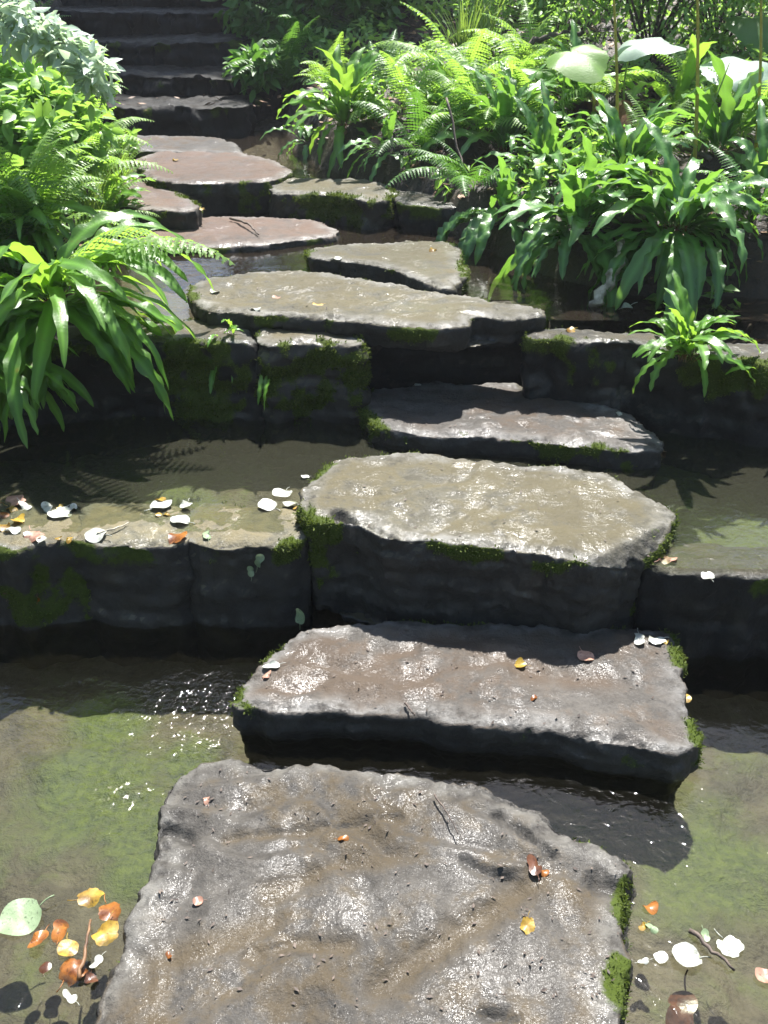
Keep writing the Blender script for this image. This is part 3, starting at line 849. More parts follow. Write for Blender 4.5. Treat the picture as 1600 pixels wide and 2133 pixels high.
def leaf_cloud(centers, radii, n, size, r, flat=0.0, aspect=0.42, shell=0.4, fold=0.25):
    """n small folded leaves scattered through ellipsoid blobs -> verts, quads."""
    k = r.integers(len(centers), size=n)
    d = r.normal(0, 1, (n, 3)); d /= np.linalg.norm(d, axis=1)[:, None]
    rad = (shell + (1 - shell) * r.random(n)) ** 0.7 * (0.75 + 0.5 * r.random(n))
    c = np.array(centers)[k] + d * rad[:, None] * np.array(radii)[k]
    f = r.normal(0, 1, (n, 3)); f[:, 2] = f[:, 2] * 0.6 - 0.25
    f += d * 0.5
    f /= np.linalg.norm(f, axis=1)[:, None]
    up = r.normal(0, 0.55, (n, 3)) + np.array([0, 0, 1.0])
    s = np.cross(f, up); s /= np.maximum(1e-6, np.linalg.norm(s, axis=1))[:, None]
    nn = np.cross(s, f)
    L = (size * r.uniform(0.6, 1.35, n))[:, None]; W = L * aspect
    if size >= 0.03 and n < 10000:
        k1, k2, k3 = 0.18, 0.5, 0.8
        cv = -0.16
        mid = [c, c + f * L * k1 + nn * L * cv * k1 ** 2, c + f * L * k2 + nn * L * cv * k2 ** 2, c + f * L * k3 + nn * L * cv * k3 ** 2, c + f * L * 1.0 + nn * L * cv * 1.1]
        vs = [mid[0]]
        for q, wq in ((1, 0.36), (2, 0.5), (3, 0.27)):
            vs += [mid[q] - s * W * wq + nn * W * fold * wq * 1.6, mid[q], mid[q] + s * W * wq + nn * W * fold * wq * 1.6]
        vs.append(mid[4])
        V = np.stack(vs, 1).reshape(-1, 3)
        i = np.arange(n)[:, None] * 11
        tris = [[0, 1, 2], [0, 2, 3], [1, 4, 5], [1, 5, 2], [2, 5, 6], [2, 6, 3], [4, 7, 8], [4, 8, 5], [5, 8, 9], [5, 9, 6], [7, 10, 8], [8, 10, 9]]
        F = np.concatenate([i + np.array([t_]) for t_ in tris], 0)
        return V, F, np.repeat(np.clip(r.normal(0.12, 0.18, n), 0, 0.8), 11)
    a = c; b = c + f * L * 0.45 + s * W * 0.5 + nn * W * fold; e = c + f * L - nn * L * 0.12; g = c + f * L * 0.45 - s * W * 0.5 + nn * W * fold
    V = np.stack([a, b, e, g], 1).reshape(-1, 3)
    i = np.arange(n)[:, None] * 4
    F = np.concatenate([i + np.array([[0, 1, 2]]), i + np.array([[0, 2, 3]])], 0)
    tint = np.repeat(np.clip(r.normal(0.12, 0.18, n), 0, 0.8), 4)
    return V, F, tint

def tube(pts, radii, seg=6):
    pts = np.asarray(pts, float); V, F = [], []
    for i, p in enumerate(pts):
        t = pts[min(i + 1, len(pts) - 1)] - pts[max(i - 1, 0)]
        t = t / max(1e-9, np.linalg.norm(t))
        a = np.cross(t, [0.3, 0.2, 0.93]); a /= max(1e-9, np.linalg.norm(a)); b = np.cross(t, a)
        for k in range(seg):
            an = 2 * math.pi * k / seg
            V.append(p + (a * math.cos(an) + b * math.sin(an)) * radii[i])
    for i in range(len(pts) - 1):
        for k in range(seg):
            F.append((i * seg + k, i * seg + (k + 1) % seg, (i + 1) * seg + (k + 1) % seg, (i + 1) * seg + k))
    F.append(tuple(range(seg))[::-1]); F.append(tuple((len(pts) - 1) * seg + k for k in range(seg)))
    return V, F

def tubes(list_):
    V, F = [], []
    for pts, rad, seg in list_:
        v, f = tube(pts, rad, seg)
        o = len(V); V += list(v); F += [tuple(i + o for i in q) for q in f]
    return V, F

def bush(loc, w, d, h, n, size, label, seed, mat='bush', group='leafy bushes', name='bush', aspect=0.42, cat='bush', blobs=9, flat=False):
    r = np.random.default_rng(seed)
    root = thing(name, label, cat, loc, group)
    cs, rs, st = [], [], []
    for i in range(blobs):
        a = r.uniform(0, 2 * math.pi); q = math.sqrt(r.random())
        z = h * r.uniform(0.2, 0.85)
        c = np.array([math.cos(a) * q * w * 0.75, math.sin(a) * q * d * 0.75, z])
        cs.append(c); rs.append(np.array([w, d, h * 0.8]) * r.uniform(0.25, 0.45))
        b = np.array([r.normal(0, 0.04), r.normal(0, 0.04), -0.05])
        st.append(([b, b * 0.4 + c * 0.5 + [0, 0, 0.08 * h], c, c * 1.12 + [0, 0, 0.05]], [0.008, 0.006, 0.004, 0.001], 5))
    V, F, tn = leaf_cloud(cs, rs, n, size, r, aspect=aspect)
    me = new_mesh('foliage', V, F, M[mat], False); fattr(me, 'tint', tn)
    link('foliage', me, root)
    v, f = tubes(st)
    link('stem', new_mesh('stem', v, f, M['twig']), root)
    return root

# ------------------------------------------------------------------ right bank
SF = 'strap leaved ferns'
def z_up(v, dz): return Vector((v.x, v.y, v.z + dz))
hart(PG(1405, 500), 0.43, 84, 'largest strap fern, wide glossy fountain of fronds hanging to the dark water', 101, (0.12, 0.40, 0.48), 'narrow_dark')
hart(PG(1300, 415), 0.42, 48, 'strap fern whose pale shining fronds fan out just above the largest strap fern', 102, (0.45, 0.4, 0.15), 'narrow_dark')
hart(PG(1205, 505), 0.40, 48, 'bluish strap fern at the pool corner, blades bending sideways over the water', 103, (0.1, 0.45, 0.45), 'hart', 200, 110)
hart(PG(1040, 470), 0.38, 30, 'dark strap fern hanging straight into the water beside the wedge stone', 104, (0.1, 0.3, 0.6), 'hart', 190, 100)
hart(PG(1050, 330), 0.44, 34, 'dark upright strap fern clump in the middle of the bank', 105, (0.55, 0.4, 0.05), 'narrow_dark')
hart(PG(1130, 390), 0.38, 28, 'strap fern on bare soil between the bank clump and the pool corner', 106, (0.35, 0.45, 0.2), 'narrow_dark')
hart(PG(1500, 330), 0.55, 16, 'strap fern with one long blade sweeping sideways past the yellow cane', 107, (0.4, 0.5, 0.1), 'hart')
hart(PG(1590, 420), 0.38, 16, 'strap fern at the picture edge above the dark rock', 108, (0.3, 0.5, 0.2), 'hart')
hart(PG(720, 268), 0.40, 52, 'sunlit strap fern clump, blown out by the sun, at the bend of the bank', 109, (0.35, 0.5, 0.15), 'light')
hart(PG(640, 300), 0.26, 20, 'low dark strap fern at the foot of the sunlit clump', 110, (0.1, 0.5, 0.4), 'hart')
hart(PG(800, 335), 0.26, 14, 'strap fern dangling over the third weir', 111, (0.1, 0.3, 0.6), 'hart', 190, 90)
hart(PG(930, 250), 0.36, 22, 'bright strap fern among grasses at the top of the bank', 112, (0.4, 0.5, 0.1), 'light')
hart(PG(1200, 250), 0.40, 18, 'strap fern behind the pale stalks', 113, (0.6, 0.4, 0.0), 'hart')
hart(PG(1400, 250), 0.42, 18, 'strap fern in front of the small leaved bush', 114, (0.5, 0.5, 0.0), 'light')
wp_ = P(1425, 748, 0.53)
hart(wp_, 0.25, 46, 'small bright strap fern growing on the long dark weir block', 115, (0.35, 0.5, 0.15), 'light')
hart(P(1612, 800, 0.45), 0.18, 12, 'small fern cut off by the picture edge, trailing to the middle pool', 116, (0.1, 0.4, 0.5), 'light')
fern(PG(880, 330), 0.50, 13, 'feathery fern with pale fronds spilling from the bank above the black end block', 121, 'fern')
fern(PG(980, 420), 0.40, 10, 'feathery fern drooping over the pool corner by a thin dark stem', 122, 'fern', 200, 120)
fern(PG(800, 215), 0.40, 3, 'single upright feathery frond against the black hollow', 123, 'fern', 0, 12, which=[2])
fern(PG(850, 240), 0.48, 12, 'sunlit feathery fern beside the upright frond', 124, 'light')
fern(PG(960, 195), 0.60, 12, 'yellow green feathery fern under the grass tuft', 125, 'light')
fern(PG(1110, 165), 0.62, 12, 'tall feathery fern near the upper edge with white glinting fronds', 126, 'light')
fern(PG(1180, 360), 0.36, 9, 'feathery fern half hidden among the strap ferns', 127, 'fern')
fern(PG(1540, 300), 0.46, 10, 'feathery fern below the glare whitened leaves', 128, 'light')
fern(PG(1000, 280), 0.48, 12, 'feathery fern between the sunlit clump and the dark upright clump', 129, 'light')

for i_, (x_, y_, L_, n_, k_, lb_) in enumerate((
    (90, 520, 0.44, 12, 'light', 'feathery fern over the crown of the big drooping strap fern'),
    (205, 490, 0.40, 11, 'light', 'feathery fern dipping toward the murky upper pool'),
    (-10, 440, 0.50, 12, 'light', 'feathery fern at the picture edge in the near bank'),
    (175, 340, 0.44, 11, 'light', 'feathery fern at the top of the near bank, facing the reddish stones'),
    (1350, 350, 0.40, 11, 'light', 'feathery fern between the yellow cane and the pale shining strap fern'),
    (1120, 290, 0.44, 11, 'light', 'feathery fern behind the dark upright strap clump'),
    (1240, 470, 0.30, 9, 'fern', 'low feathery fern under the pale shining strap fern'),
    (1570, 470, 0.34, 10, 'fern', 'feathery fern above the dark water at the picture edge'),
    (700, 210, 0.42, 10, 'light', 'feathery fern behind the sunlit strap clump'),
    (1060, 225, 0.50, 11, 'light', 'feathery fern around the foot of the broken branch'),
    (1240, 215, 0.46, 10, 'light', 'feathery fern behind the cut yellow stump'),
    (1460, 240, 0.44, 10, 'light', 'feathery fern between the yellow cane and the glare whitened leaves'))):
    fern(PG(x_, y_), L_, n_, lb_, 160 + i_, k_)

def bent(a, b, sag, n=10):
    a, b = np.array(a, float), np.array(b, float)
    t = np.linspace(0, 1, n)[:, None]
    return a + (b - a) * t + np.array(sag) * (4 * t * (1 - t))

def stalk(name, base, top, rad, label, mat, cat='stalk', group='bare upright stalks', sag=(0.01, 0, 0), taper=0.55):
    b = np.array(base, float)
    pts = bent([0, 0, -0.03], np.array(top, float) - b, sag)
    v, f = tube(pts, list(np.linspace(rad, rad * taper, len(pts))), 8)
    o = link(name, new_mesh(name, v, f, M[mat]), None, base)
    return tag(o, label, cat, group)

g1 = PG(1445, 385); stalk('stalk', g1, PY(1452, -60, g1.y + 0.02), 0.0085, 'thick yellow cane standing alone, running out of the top of the picture', 'stalk')
g1 = PG(1286, 330); stalk('stalk', g1, PY(1275, -60, g1.y + 0.02), 0.0080, 'olive cane passing in front of the floating pale leaf blade', 'stalk')
g1 = PG(1574, 330); stalk('stalk', g1, PY(1585, -40, g1.y), 0.0075, 'brownish cane in front of the glare whitened leaves', 'stalk')
g1 = PG(1226, 300); stalk('stalk', g1, PY(1238, 195, g1.y), 0.009, 'short cut stump of a yellow stalk left of the olive cane', 'stalk', taper=0.9)
g1 = PG(1272, 290); stalk('stalk', g1, PY(1272, 222, g1.y), 0.006, 'thin short green stub beside the olive cane', 'stalk_green', taper=0.9)
g1 = PG(1400, 400); stalk('stalk', g1, PY(1520, 130, g1.y + 0.1), 0.0045, 'thin slanting green stem crossing the yellow cane', 'stalk_green', sag=(0, 0, -0.03))

def big_leaf(base, top, Lw, Ll, label, seed, mat='broad', tilt=(0, 0, 0), rad=0.006, petiole='stalk_green', lobes=7):
    r = np.random.default_rng(seed)
    root = thing('broad_leaved_plant', label, 'leaf', base, 'broad round leaves on long stalks')
    rel = np.array(top, float) - np.array(base, float)
    v, f = tube(bent([0, 0, -0.03], rel, (r.choice([-1, 1]) * r.uniform(.03, .07), 0, 0)), list(np.linspace(rad, rad * 0.6, 10)), 7)
    link('stalk', new_mesh('stalk', v, f, M[petiole]), root)
    na, nr = 40, 7
    V, F = [np.zeros(3)], []
    for k in range(1, nr + 1):
        for i in range(na):
            a = 2 * math.pi * i / na
            q = 1 + 0.22 * math.exp(-((a - math.pi / 2) / 0.4) ** 2) + 0.03 * math.cos(lobes * a) + 0.03 * math.sin(19 * a + 1) - 0.55 * math.exp(-((a - math.pi * 1.5) / 0.22) ** 2)
            s = k / nr
            V.append(np.array([math.cos(a) * Lw * q * s, math.sin(a) * Ll * q * s + Ll * 0.35 * s,
                               -0.22 * (Lw + Ll) * 0.5 * s * s + 0.018 * Lw * math.sin(lobes * a + 1) * s * s + 0.10 * Lw * math.sin(2 * a + 1) * s * s + 0.05 * Lw * math.sin(5 * a + seed) * s ** 3 + 0.16 * Lw * abs(math.cos(a)) * s - 0.10 * Lw * s ** 3]))
    for i in range(na): F.append((0, 1 + i, 1 + (i + 1) % na))
    for k in range(nr - 1):
        for i in range(na):
            a0 = 1 + k * na + i; a1 = 1 + k * na + (i + 1) % na
            F.append((a0, a0 + na, a1 + na, a1))
    me = new_mesh('blade', V, F, M[mat]); fattr(me, 'tint', np.zeros(len(V)))
    link('blade', me, root, tuple(rel), tilt)
    return root

g1 = PG(1205, 320); big_leaf(g1, PY(1190, 108, g1.y), 0.13, 0.13, 'bright translucent round leaf held up on a pale stalk', 201, 'fern_light', (R(-18), R(14), R(200)))
g1 = PG(1325, 285); big_leaf(g1, PY(1320, 95, g1.y - .1), 0.11, 0.14, 'glare whitened flat leaf blade floating before the olive cane', 202, 'glare_leaf', (R(8), R(14), R(-100)))
g1 = PG(1560, 290); big_leaf(g1, PY(1560, 160, g1.y - .05), 0.15, 0.15, 'glare whitened lobed leaf at the upper picture edge', 203, 'glare_leaf', (R(22), R(-8), R(30)))
g1 = PG(1585, 280); big_leaf(g1, PY(1590, 235, g1.y - .1), 0.12, 0.12, 'second glare whitened leaf just under the first such one', 204, 'glare_leaf', (R(25), R(10), R(160)))
g1 = PG(1545, 160); big_leaf(g1, PY(1570, 40, g1.y), 0.15, 0.13, 'round leaf seen from below, upper corner beyond the cane', 206, 'broad', (R(-30), R(0), R(190)))
g1 = PG(1145, 250); big_leaf(g1, PY(1130, 150, g1.y), 0.09, 0.09, 'smaller round leaf under the bright translucent one', 207, 'broad', (R(10), R(5), R(20)))
# dead curled leaf and broken branch
def curl_leaf(name, loc, size, label, mat, rot, seed):
    r = np.random.default_rng(seed); V, F = [], []
    n, m = 14, 9
    for i in range(n):
        for j in range(m):
            u, v = i / (n - 1), (j / (m - 1) - 0.5) * 2
            wd = math.sin(math.pi * min(1, u * 0.93 + 0.06)) ** 0.7
            V.append(np.array([math.sin(v * 1.1) * wd * 0.5, u, 0.30 * math.cos(v * 1.1) * wd + 0.08 * math.sin(u * 9 + v * 4)]) * size)
    for i in range(n - 1):
        for j in range(m - 1): F.append((i * m + j, i * m + j + 1, (i + 1) * m + j + 1, (i + 1) * m + j))
    o = link(name, new_mesh(name, V, F, M[mat]), None, loc, rot)
    return tag(o, label, 'leaf')
curl_leaf('withered_leaf', PY(1225, 215, 4.75), 0.24, 'large brown withered leaf hanging behind the canes', 'l_brown', (R(-60), R(20), R(-40)), 1)
curl_leaf('withered_leaf', PY(1300, 215, 4.6), 0.17, 'grey pink withered leaf hanging below the brown one', 'l_pink', (R(-75), R(-20), R(30)), 2)

def stick(pts, rad, label, mat='twig', name='stick', cat='stick', group=None):
    p = np.array([list(q) for q in pts]); o0 = p[0].copy()
    t = np.linspace(0, len(p) - 1, len(p) * 4)
    q = np.stack([np.interp(t, np.arange(len(p)), p[:, i]) for i in range(3)], 1) - o0
    q += np.random.default_rng(int(abs(o0[0]) * 1e4)).normal(0, rad * 0.35, q.shape)
    v, f = tube(q, list(np.linspace(rad, rad * 0.5, len(q))), 7)
    return tag(link(name, new_mesh(name, v, f, M[mat]), None, tuple(o0)), label, cat, group)
b0 = PG(1040, 180)
stick([b0 + Vector((0, 0, -.02)), PY(1110, 85, b0.y), PY(1150, 70, b0.y), PY(1215, 72, b0.y)], 0.02, 'dark broken branch lying across the ferns near the top', 'bark', 'branch', 'branch')
b1 = PG(1012, 205)
stick([b1, PY(1030, 160, b1.y - .1), PY(1080, 165, b1.y - .1), PY(1135, 200, b1.y - .1)], 0.008, 'thin pale twig bent over the bank below the broken branch', 'pale_wood')
stick([PY(930, 205, 4.6), PY(960, 330, 4.45), PY(985, 400, 4.3), PG(1015, 465)], 0.0055, 'thin dark stem arching down to the pool corner', 'twig')
stick([P(958, 502, 0.60), PY(1000, 480, 3.95), PY(1060, 445, 4.0)], 0.006, 'green slanting stem from the wedge stone into the bank', 'stalk_green')
stick([P(480, 455, 0.57), P(520, 466, 0.585), P(538, 490, 0.567)], 0.006, 'dark bent twig lying on the reddish awash slab', 'twig')
stick([P(1240, 640, 0.53), PY(1275, 585, 3.4), PY(1290, 540, 3.45), PY(1300, 500, 3.5)], 0.022, 'stout grey stick leaning from the water into the largest fern', 'pale_wood')
stick([PG(1480, 340), PY(1430, 310, 4.3), PY(1400, 300, 4.35)], 0.012, 'brown twig on the soil beside the yellow cane', 'bark')

# grass tufts
def grass_tuft(loc, L, n, label, seed, mat='blade'):
    r = np.random.default_rng(seed); V, F = [], []
    for i in range(n):
        p, t = spine(8, r.uniform(70, 92), r.uniform(5, 70), 1.6)
        a = r.uniform(0, 2 * math.pi); s = L * r.uniform(0.5, 1.15); wd = 0.006 * (1 - t ** 2) + 0.0004
        ca, sa = math.cos(a), math.sin(a); o = r.normal(0, 0.02, 2)
        x = p[:, 1] * s * ca + o[0]; y = p[:, 1] * s * sa + o[1]
        for k in range(9):
            V += [(x[k] - sa * wd[k], y[k] + ca * wd[k], p[k, 2] * s), (x[k] + sa * wd[k], y[k] - ca * wd[k], p[k, 2] * s)]
        b = len(V) - 18
        F += [(b + 2 * k, b + 2 * k + 1, b + 2 * k + 3, b + 2 * k + 2) for k in range(8)]
    me = new_mesh('grass_tuft', V, np.array(F), M[mat]); fattr(me, 'tint', np.zeros(len(V)))
    return tag(link('grass_tuft', me, None, loc), label, 'grass', 'tufts of grass')
grass_tuft(PG(965, 165), 0.50, 60, 'tall arching grass tuft, yellowish, against the black hollow', 1)
grass_tuft(PG(1010, 130), 0.55, 40, 'grass tuft behind the yellowish one, blades upright', 2)
grass_tuft(PG(240, 440), 0.36, 70, 'fine grass tuft hanging over the third weir end', 3)
grass_tuft(PG(190, 520), 0.32, 60, 'grass tuft among leaves at the near side of the left bank', 4)

# ------------------------------------------------------------------ left bank
hart(P(110, 645, 0.62), 0.58, 84, 'big light green strap fern drooping over the middle pool', 131, (0.0, 0.38, 0.62), 'narrow', 125, 100)
hart(P(-50, 770, 0.52), 0.36, 34, 'strap fern cut by the picture edge, broad pale blades touching the water', 132, (0.05, 0.35, 0.6), 'light', 130, 90)
hart(PG(60, 560), 0.40, 40, 'shaded strap fern behind the big drooping one', 133, (0.3, 0.5, 0.2), 'narrow', 110, 120)
hart(PG(225, 470), 0.32, 24, 'strap fern leaning from the bank across the murky upper pool', 134, (0.15, 0.6, 0.25), 'light', 100, 60)
fern(P(110, 625, 0.66), 0.66, 3, 'long yellow green feathery frond arching over the rounded weir block', 141, 'light', 98, 14, which=[1, 3])
fern(PG(60, 470), 0.48, 14, 'feathery fern in the dense leaves of the near bank', 142, 'light', 120, 130)
fern(PG(150, 400), 0.46, 14, 'feathery fern covering the mossy end of the third weir', 143, 'light', 120, 120)
fern(PG(20, 540), 0.46, 12, 'dark feathery fern low in the near bank', 144, 'fern', 120, 120)
fern(PG(250, 420), 0.34, 10, 'small feathery fern trailing onto the reddish slab', 145, 'light', 110, 90)
fern(PG(60, 330), 0.46, 12, 'sunlit feathery fern below the hanging spray', 146, 'light', 120, 130)
# weir plants on the left
hart(P(470, 760, 0.44), 0.15, 3, 'single curled strap leaf hanging down the mossy block face', 151, (0, 0, 1), 'light', 180, 12)
hart(P(550, 790, 0.42), 0.14, 3, 'narrow strap leaf hanging beside the curled one, tip in the water', 152, (0, 0, 1), 'light', 178, 14)
hart(P(590, 745, 0.46), 0.12, 4, 'pair of short wavy leaves sticking out of the moss', 153, (0, 1, 0), 'light', 120, 40)
hart(P(470, 700, 0.52), 0.10, 5, 'tiny green sprout on top of the rounded block', 154, (0, .6, .4), 'light', 150, 60)

LV = 'leafy plants of the near bank'
bush(PG(40, 420), 0.26, 0.26, 0.34, 900, 0.075, 'leafy plant with pale broad leaves at the picture edge, mid height', 301, 'bush_light', LV, 'leafy_plant', 0.5, 'plant', 8)
bush(PG(140, 350), 0.24, 0.25, 0.30, 750, 0.07, 'leafy plant whitened by sun glare above the fern bank', 302, 'bush_light', LV, 'leafy_plant', 0.55, 'plant', 8)
bush(PG(230, 370), 0.20, 0.2, 0.22, 500, 0.06, 'low leafy plant leaning onto the third weir', 303, 'bush_light', LV, 'leafy_plant', 0.5, 'plant', 7)
bush(PG(30, 300), 0.26, 0.26, 0.34, 800, 0.08, 'leafy plant under the drooping big leaf', 304, 'bush_light', LV, 'leafy_plant', 0.5, 'plant', 8)
bush(PG(20, 620), 0.22, 0.22, 0.26, 600, 0.06, 'dark leafy plant between the strap ferns', 305, 'bush', LV, 'leafy_plant', 0.45, 'plant', 7)
bush(PG(110, 250), 0.26, 0.26, 0.30, 700, 0.08, 'leafy plant at the back of the near bank, beside the dark steps', 306, 'bush_light', LV, 'leafy_plant', 0.5, 'plant', 8)
# hanging spray of pale leaves in the upper corner, on a bough growing from beyond the frame
def spray():
    base = Vector((-2.05, 3.75, 0.85))
    root = thing('leafy_shrub', 'shrub reaching in with a hanging spray of glare whitened sunlit leaves', 'shrub', base)
    r = np.random.default_rng(77)
    pts = [base + Vector((0, 0, -0.05)), base + Vector((-0.1, 0, 0.55)), PY(-60, -20, 3.7), PY(40, 20, 3.65), PY(120, 80, 3.6), PY(175, 120, 3.6), PY(205, 165, 3.6)]
    P_ = np.array([list(q) for q in pts]) - np.array(base)
    tl = [(P_, [0.014, 0.011, 0.008, 0.006, 0.004, 0.003, 0.0015], 6)]
    sub = [([180, 130], [185, 160], [186, 205]), ([200, 150], [212, 180], [218, 200]), ([90, 60], [110, 120], [130, 145])]
    for s in sub:
        tl.append((np.array([list(PY(a, b, 3.6)) for a, b in s]) - np.array(base), [0.003, 0.002, 0.001], 5))
    v, f = tubes(tl)
    link('bough', new_mesh('bough', v, f, M['twig']), root)
    cs = [np.array(PY(x, y, 3.6 + r.uniform(-.05, .05))) - np.array(base) for x, y in ((10, 20), (50, 30), (60, 60), (95, 60), (110, 90), (140, 100), (165, 110), (190, 130), (200, 160), (30, 70))]
    V, F, tn = leaf_cloud(cs, [np.array([0.06, 0.08, 0.05])] * len(cs), 560, 0.055, r, aspect=0.45)
    me = new_mesh('foliage', V, F, M['glare_leaf'], False); fattr(me, 'tint', tn); link('foliage', me, root)
    cs = [np.array(PY(x, y, 3.6)) - np.array(base) for x, y in ((186, 200), (218, 205), (182, 175), (128, 140), (212, 185))]
    V, F, tn = leaf_cloud(cs, [np.array([0.012, 0.012, 0.03])] * len(cs), 40, 0.05, r, aspect=0.45)
    me = new_mesh('foliage', V, F, M['bush_light'], False); fattr(me, 'tint', tn); link('foliage', me, root)
spray()
g1 = PG(-40, 260)
hart(g1, 0.55, 7, 'plant with one large smooth leaf, its upper face white with sun', 155, (0.5, 0.5, 0), 'light', 95, 45, 'broad bladed plants', 'broad_bladed_plant')

# ------------------------------------------------------------------ background bushes and trees
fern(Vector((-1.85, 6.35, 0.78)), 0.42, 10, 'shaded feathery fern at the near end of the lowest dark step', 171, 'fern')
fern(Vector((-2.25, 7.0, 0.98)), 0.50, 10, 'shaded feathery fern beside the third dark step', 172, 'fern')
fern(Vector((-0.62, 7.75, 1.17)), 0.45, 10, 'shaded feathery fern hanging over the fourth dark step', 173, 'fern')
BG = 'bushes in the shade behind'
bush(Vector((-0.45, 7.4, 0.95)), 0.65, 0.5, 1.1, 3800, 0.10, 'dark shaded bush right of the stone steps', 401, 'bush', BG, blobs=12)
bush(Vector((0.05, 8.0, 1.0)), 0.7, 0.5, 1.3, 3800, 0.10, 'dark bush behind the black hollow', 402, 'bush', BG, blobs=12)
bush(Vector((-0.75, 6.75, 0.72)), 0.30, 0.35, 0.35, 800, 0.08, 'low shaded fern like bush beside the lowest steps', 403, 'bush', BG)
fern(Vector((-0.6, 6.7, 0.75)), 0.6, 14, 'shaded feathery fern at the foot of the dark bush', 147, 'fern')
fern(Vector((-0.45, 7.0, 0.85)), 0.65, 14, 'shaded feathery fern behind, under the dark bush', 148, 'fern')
BR = 'small leaved bushes behind the bank'
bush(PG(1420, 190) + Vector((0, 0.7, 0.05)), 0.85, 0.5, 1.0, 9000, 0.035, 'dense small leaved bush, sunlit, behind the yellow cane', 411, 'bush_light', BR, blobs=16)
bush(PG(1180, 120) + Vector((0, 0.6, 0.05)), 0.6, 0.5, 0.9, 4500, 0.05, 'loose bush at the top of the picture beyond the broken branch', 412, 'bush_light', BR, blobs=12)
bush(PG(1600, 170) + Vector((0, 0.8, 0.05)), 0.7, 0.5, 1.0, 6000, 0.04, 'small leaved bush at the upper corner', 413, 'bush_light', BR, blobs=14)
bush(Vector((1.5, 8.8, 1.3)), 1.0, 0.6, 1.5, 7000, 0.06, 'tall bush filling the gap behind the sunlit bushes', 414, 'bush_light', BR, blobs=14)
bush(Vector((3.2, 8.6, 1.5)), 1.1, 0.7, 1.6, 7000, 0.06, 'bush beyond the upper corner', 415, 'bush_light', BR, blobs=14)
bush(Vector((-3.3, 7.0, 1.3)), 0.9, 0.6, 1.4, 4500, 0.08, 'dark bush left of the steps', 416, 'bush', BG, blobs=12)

def tree(x, y, H, crown, n, label, seed, size=0.14, mat='tree'):
    r = np.random.default_rng(seed)
    z0 = float(ground_h(np.array([x]), np.array([y]))[0][0])
    root = thing('tree', label, 'tree', (x, y, z0), 'woodland trees around the stream')
    tl = []; top = np.array([r.normal(0, .2), r.normal(0, .2), H * 0.8])
    tl.append((bent([0, 0, -0.1], top, (r.normal(0, .15), 0, 0), 12), list(np.linspace(0.16, 0.05, 12)), 10))
    cs, rs = [], []
    for (cx, cy_, cz, rx, ry, rz, k) in crown:
        for i in range(k):
            d = r.normal(0, 1, 3); d /= np.linalg.norm(d)
            c = np.array([cx - x, cy_ - y, cz - z0]) + d * np.array([rx, ry, rz]) * r.uniform(0.3, 0.95)
            cs.append(c); rs.append(np.array([rx, ry, rz]) * r.uniform(0.18, 0.34))
            h0 = np.clip(c[2] * 0.6, 0.8, H * 0.7)
            b = np.array([top[0], top[1], 0]) * h0 / H + [0, 0, h0]
            tl.append((bent(b, c, (0, 0, 0.25), 6), [0.05, 0.04, 0.03, 0.02, 0.012, 0.004], 6))
    v, f = tubes(tl)
    link('trunk', new_mesh('trunk', v, f, M['bark']), root)
    V, F, tn = leaf_cloud(cs, rs, n, size, r, aspect=0.5, shell=0.2)
    me = new_mesh('crown', V, F, M[mat], False); fattr(me, 'tint', tn)
    link('crown', me, root)
    return root
tree(-1.6, 11.5, 8, [(-0.9, 11.2, 6.0, 2.2, 2.7, 1.7, 34)], 34000, 'tree behind the steps, its crown shading them', 501, 0.17)
tree(-4.2, 10.5, 8, [(-4.0, 11.0, 5.5, 1.8, 2.2, 2.2, 18)], 9000, 'tree beyond the dark bush left of the steps', 502)
tree(2.8, 13.4, 9, [(2.9, 13.2, 6.0, 2.7, 1.6, 3.6, 30)], 17000, 'tree behind the tall bush', 503)
tree(5.5, 11.0, 8, [(5.2, 11, 4.2, 2.0, 2.0, 2.6, 20)], 9000, 'tree far beyond the upper corner', 504)
tree(-0.5, 14.5, 10, [(-0.5, 14.5, 3.6, 3.2, 1.0, 1.8, 20)], 9000, 'tree at the back of the glade', 505)
for k, (x, y, H_) in enumerate(((-5.5, 1.0, 7), (5.8, 1.5, 7), (-2.8, -4.5, 8), (2.6, -4.8, 8))):  # unseen trees added beside and behind the viewer to cut sky light
    tree(x, y, H_, [(x, y, 4.2, 2.2, 2.2, 2.6, 18)], 8000,
         ('unseen tree off to one side beyond the near bank', 'unseen tree off to the other side beyond the lower pool', 'unseen tree behind the viewer at the foot of the stream', 'second unseen tree behind the viewer, across the stream')[k], 510 + k, 0.16)

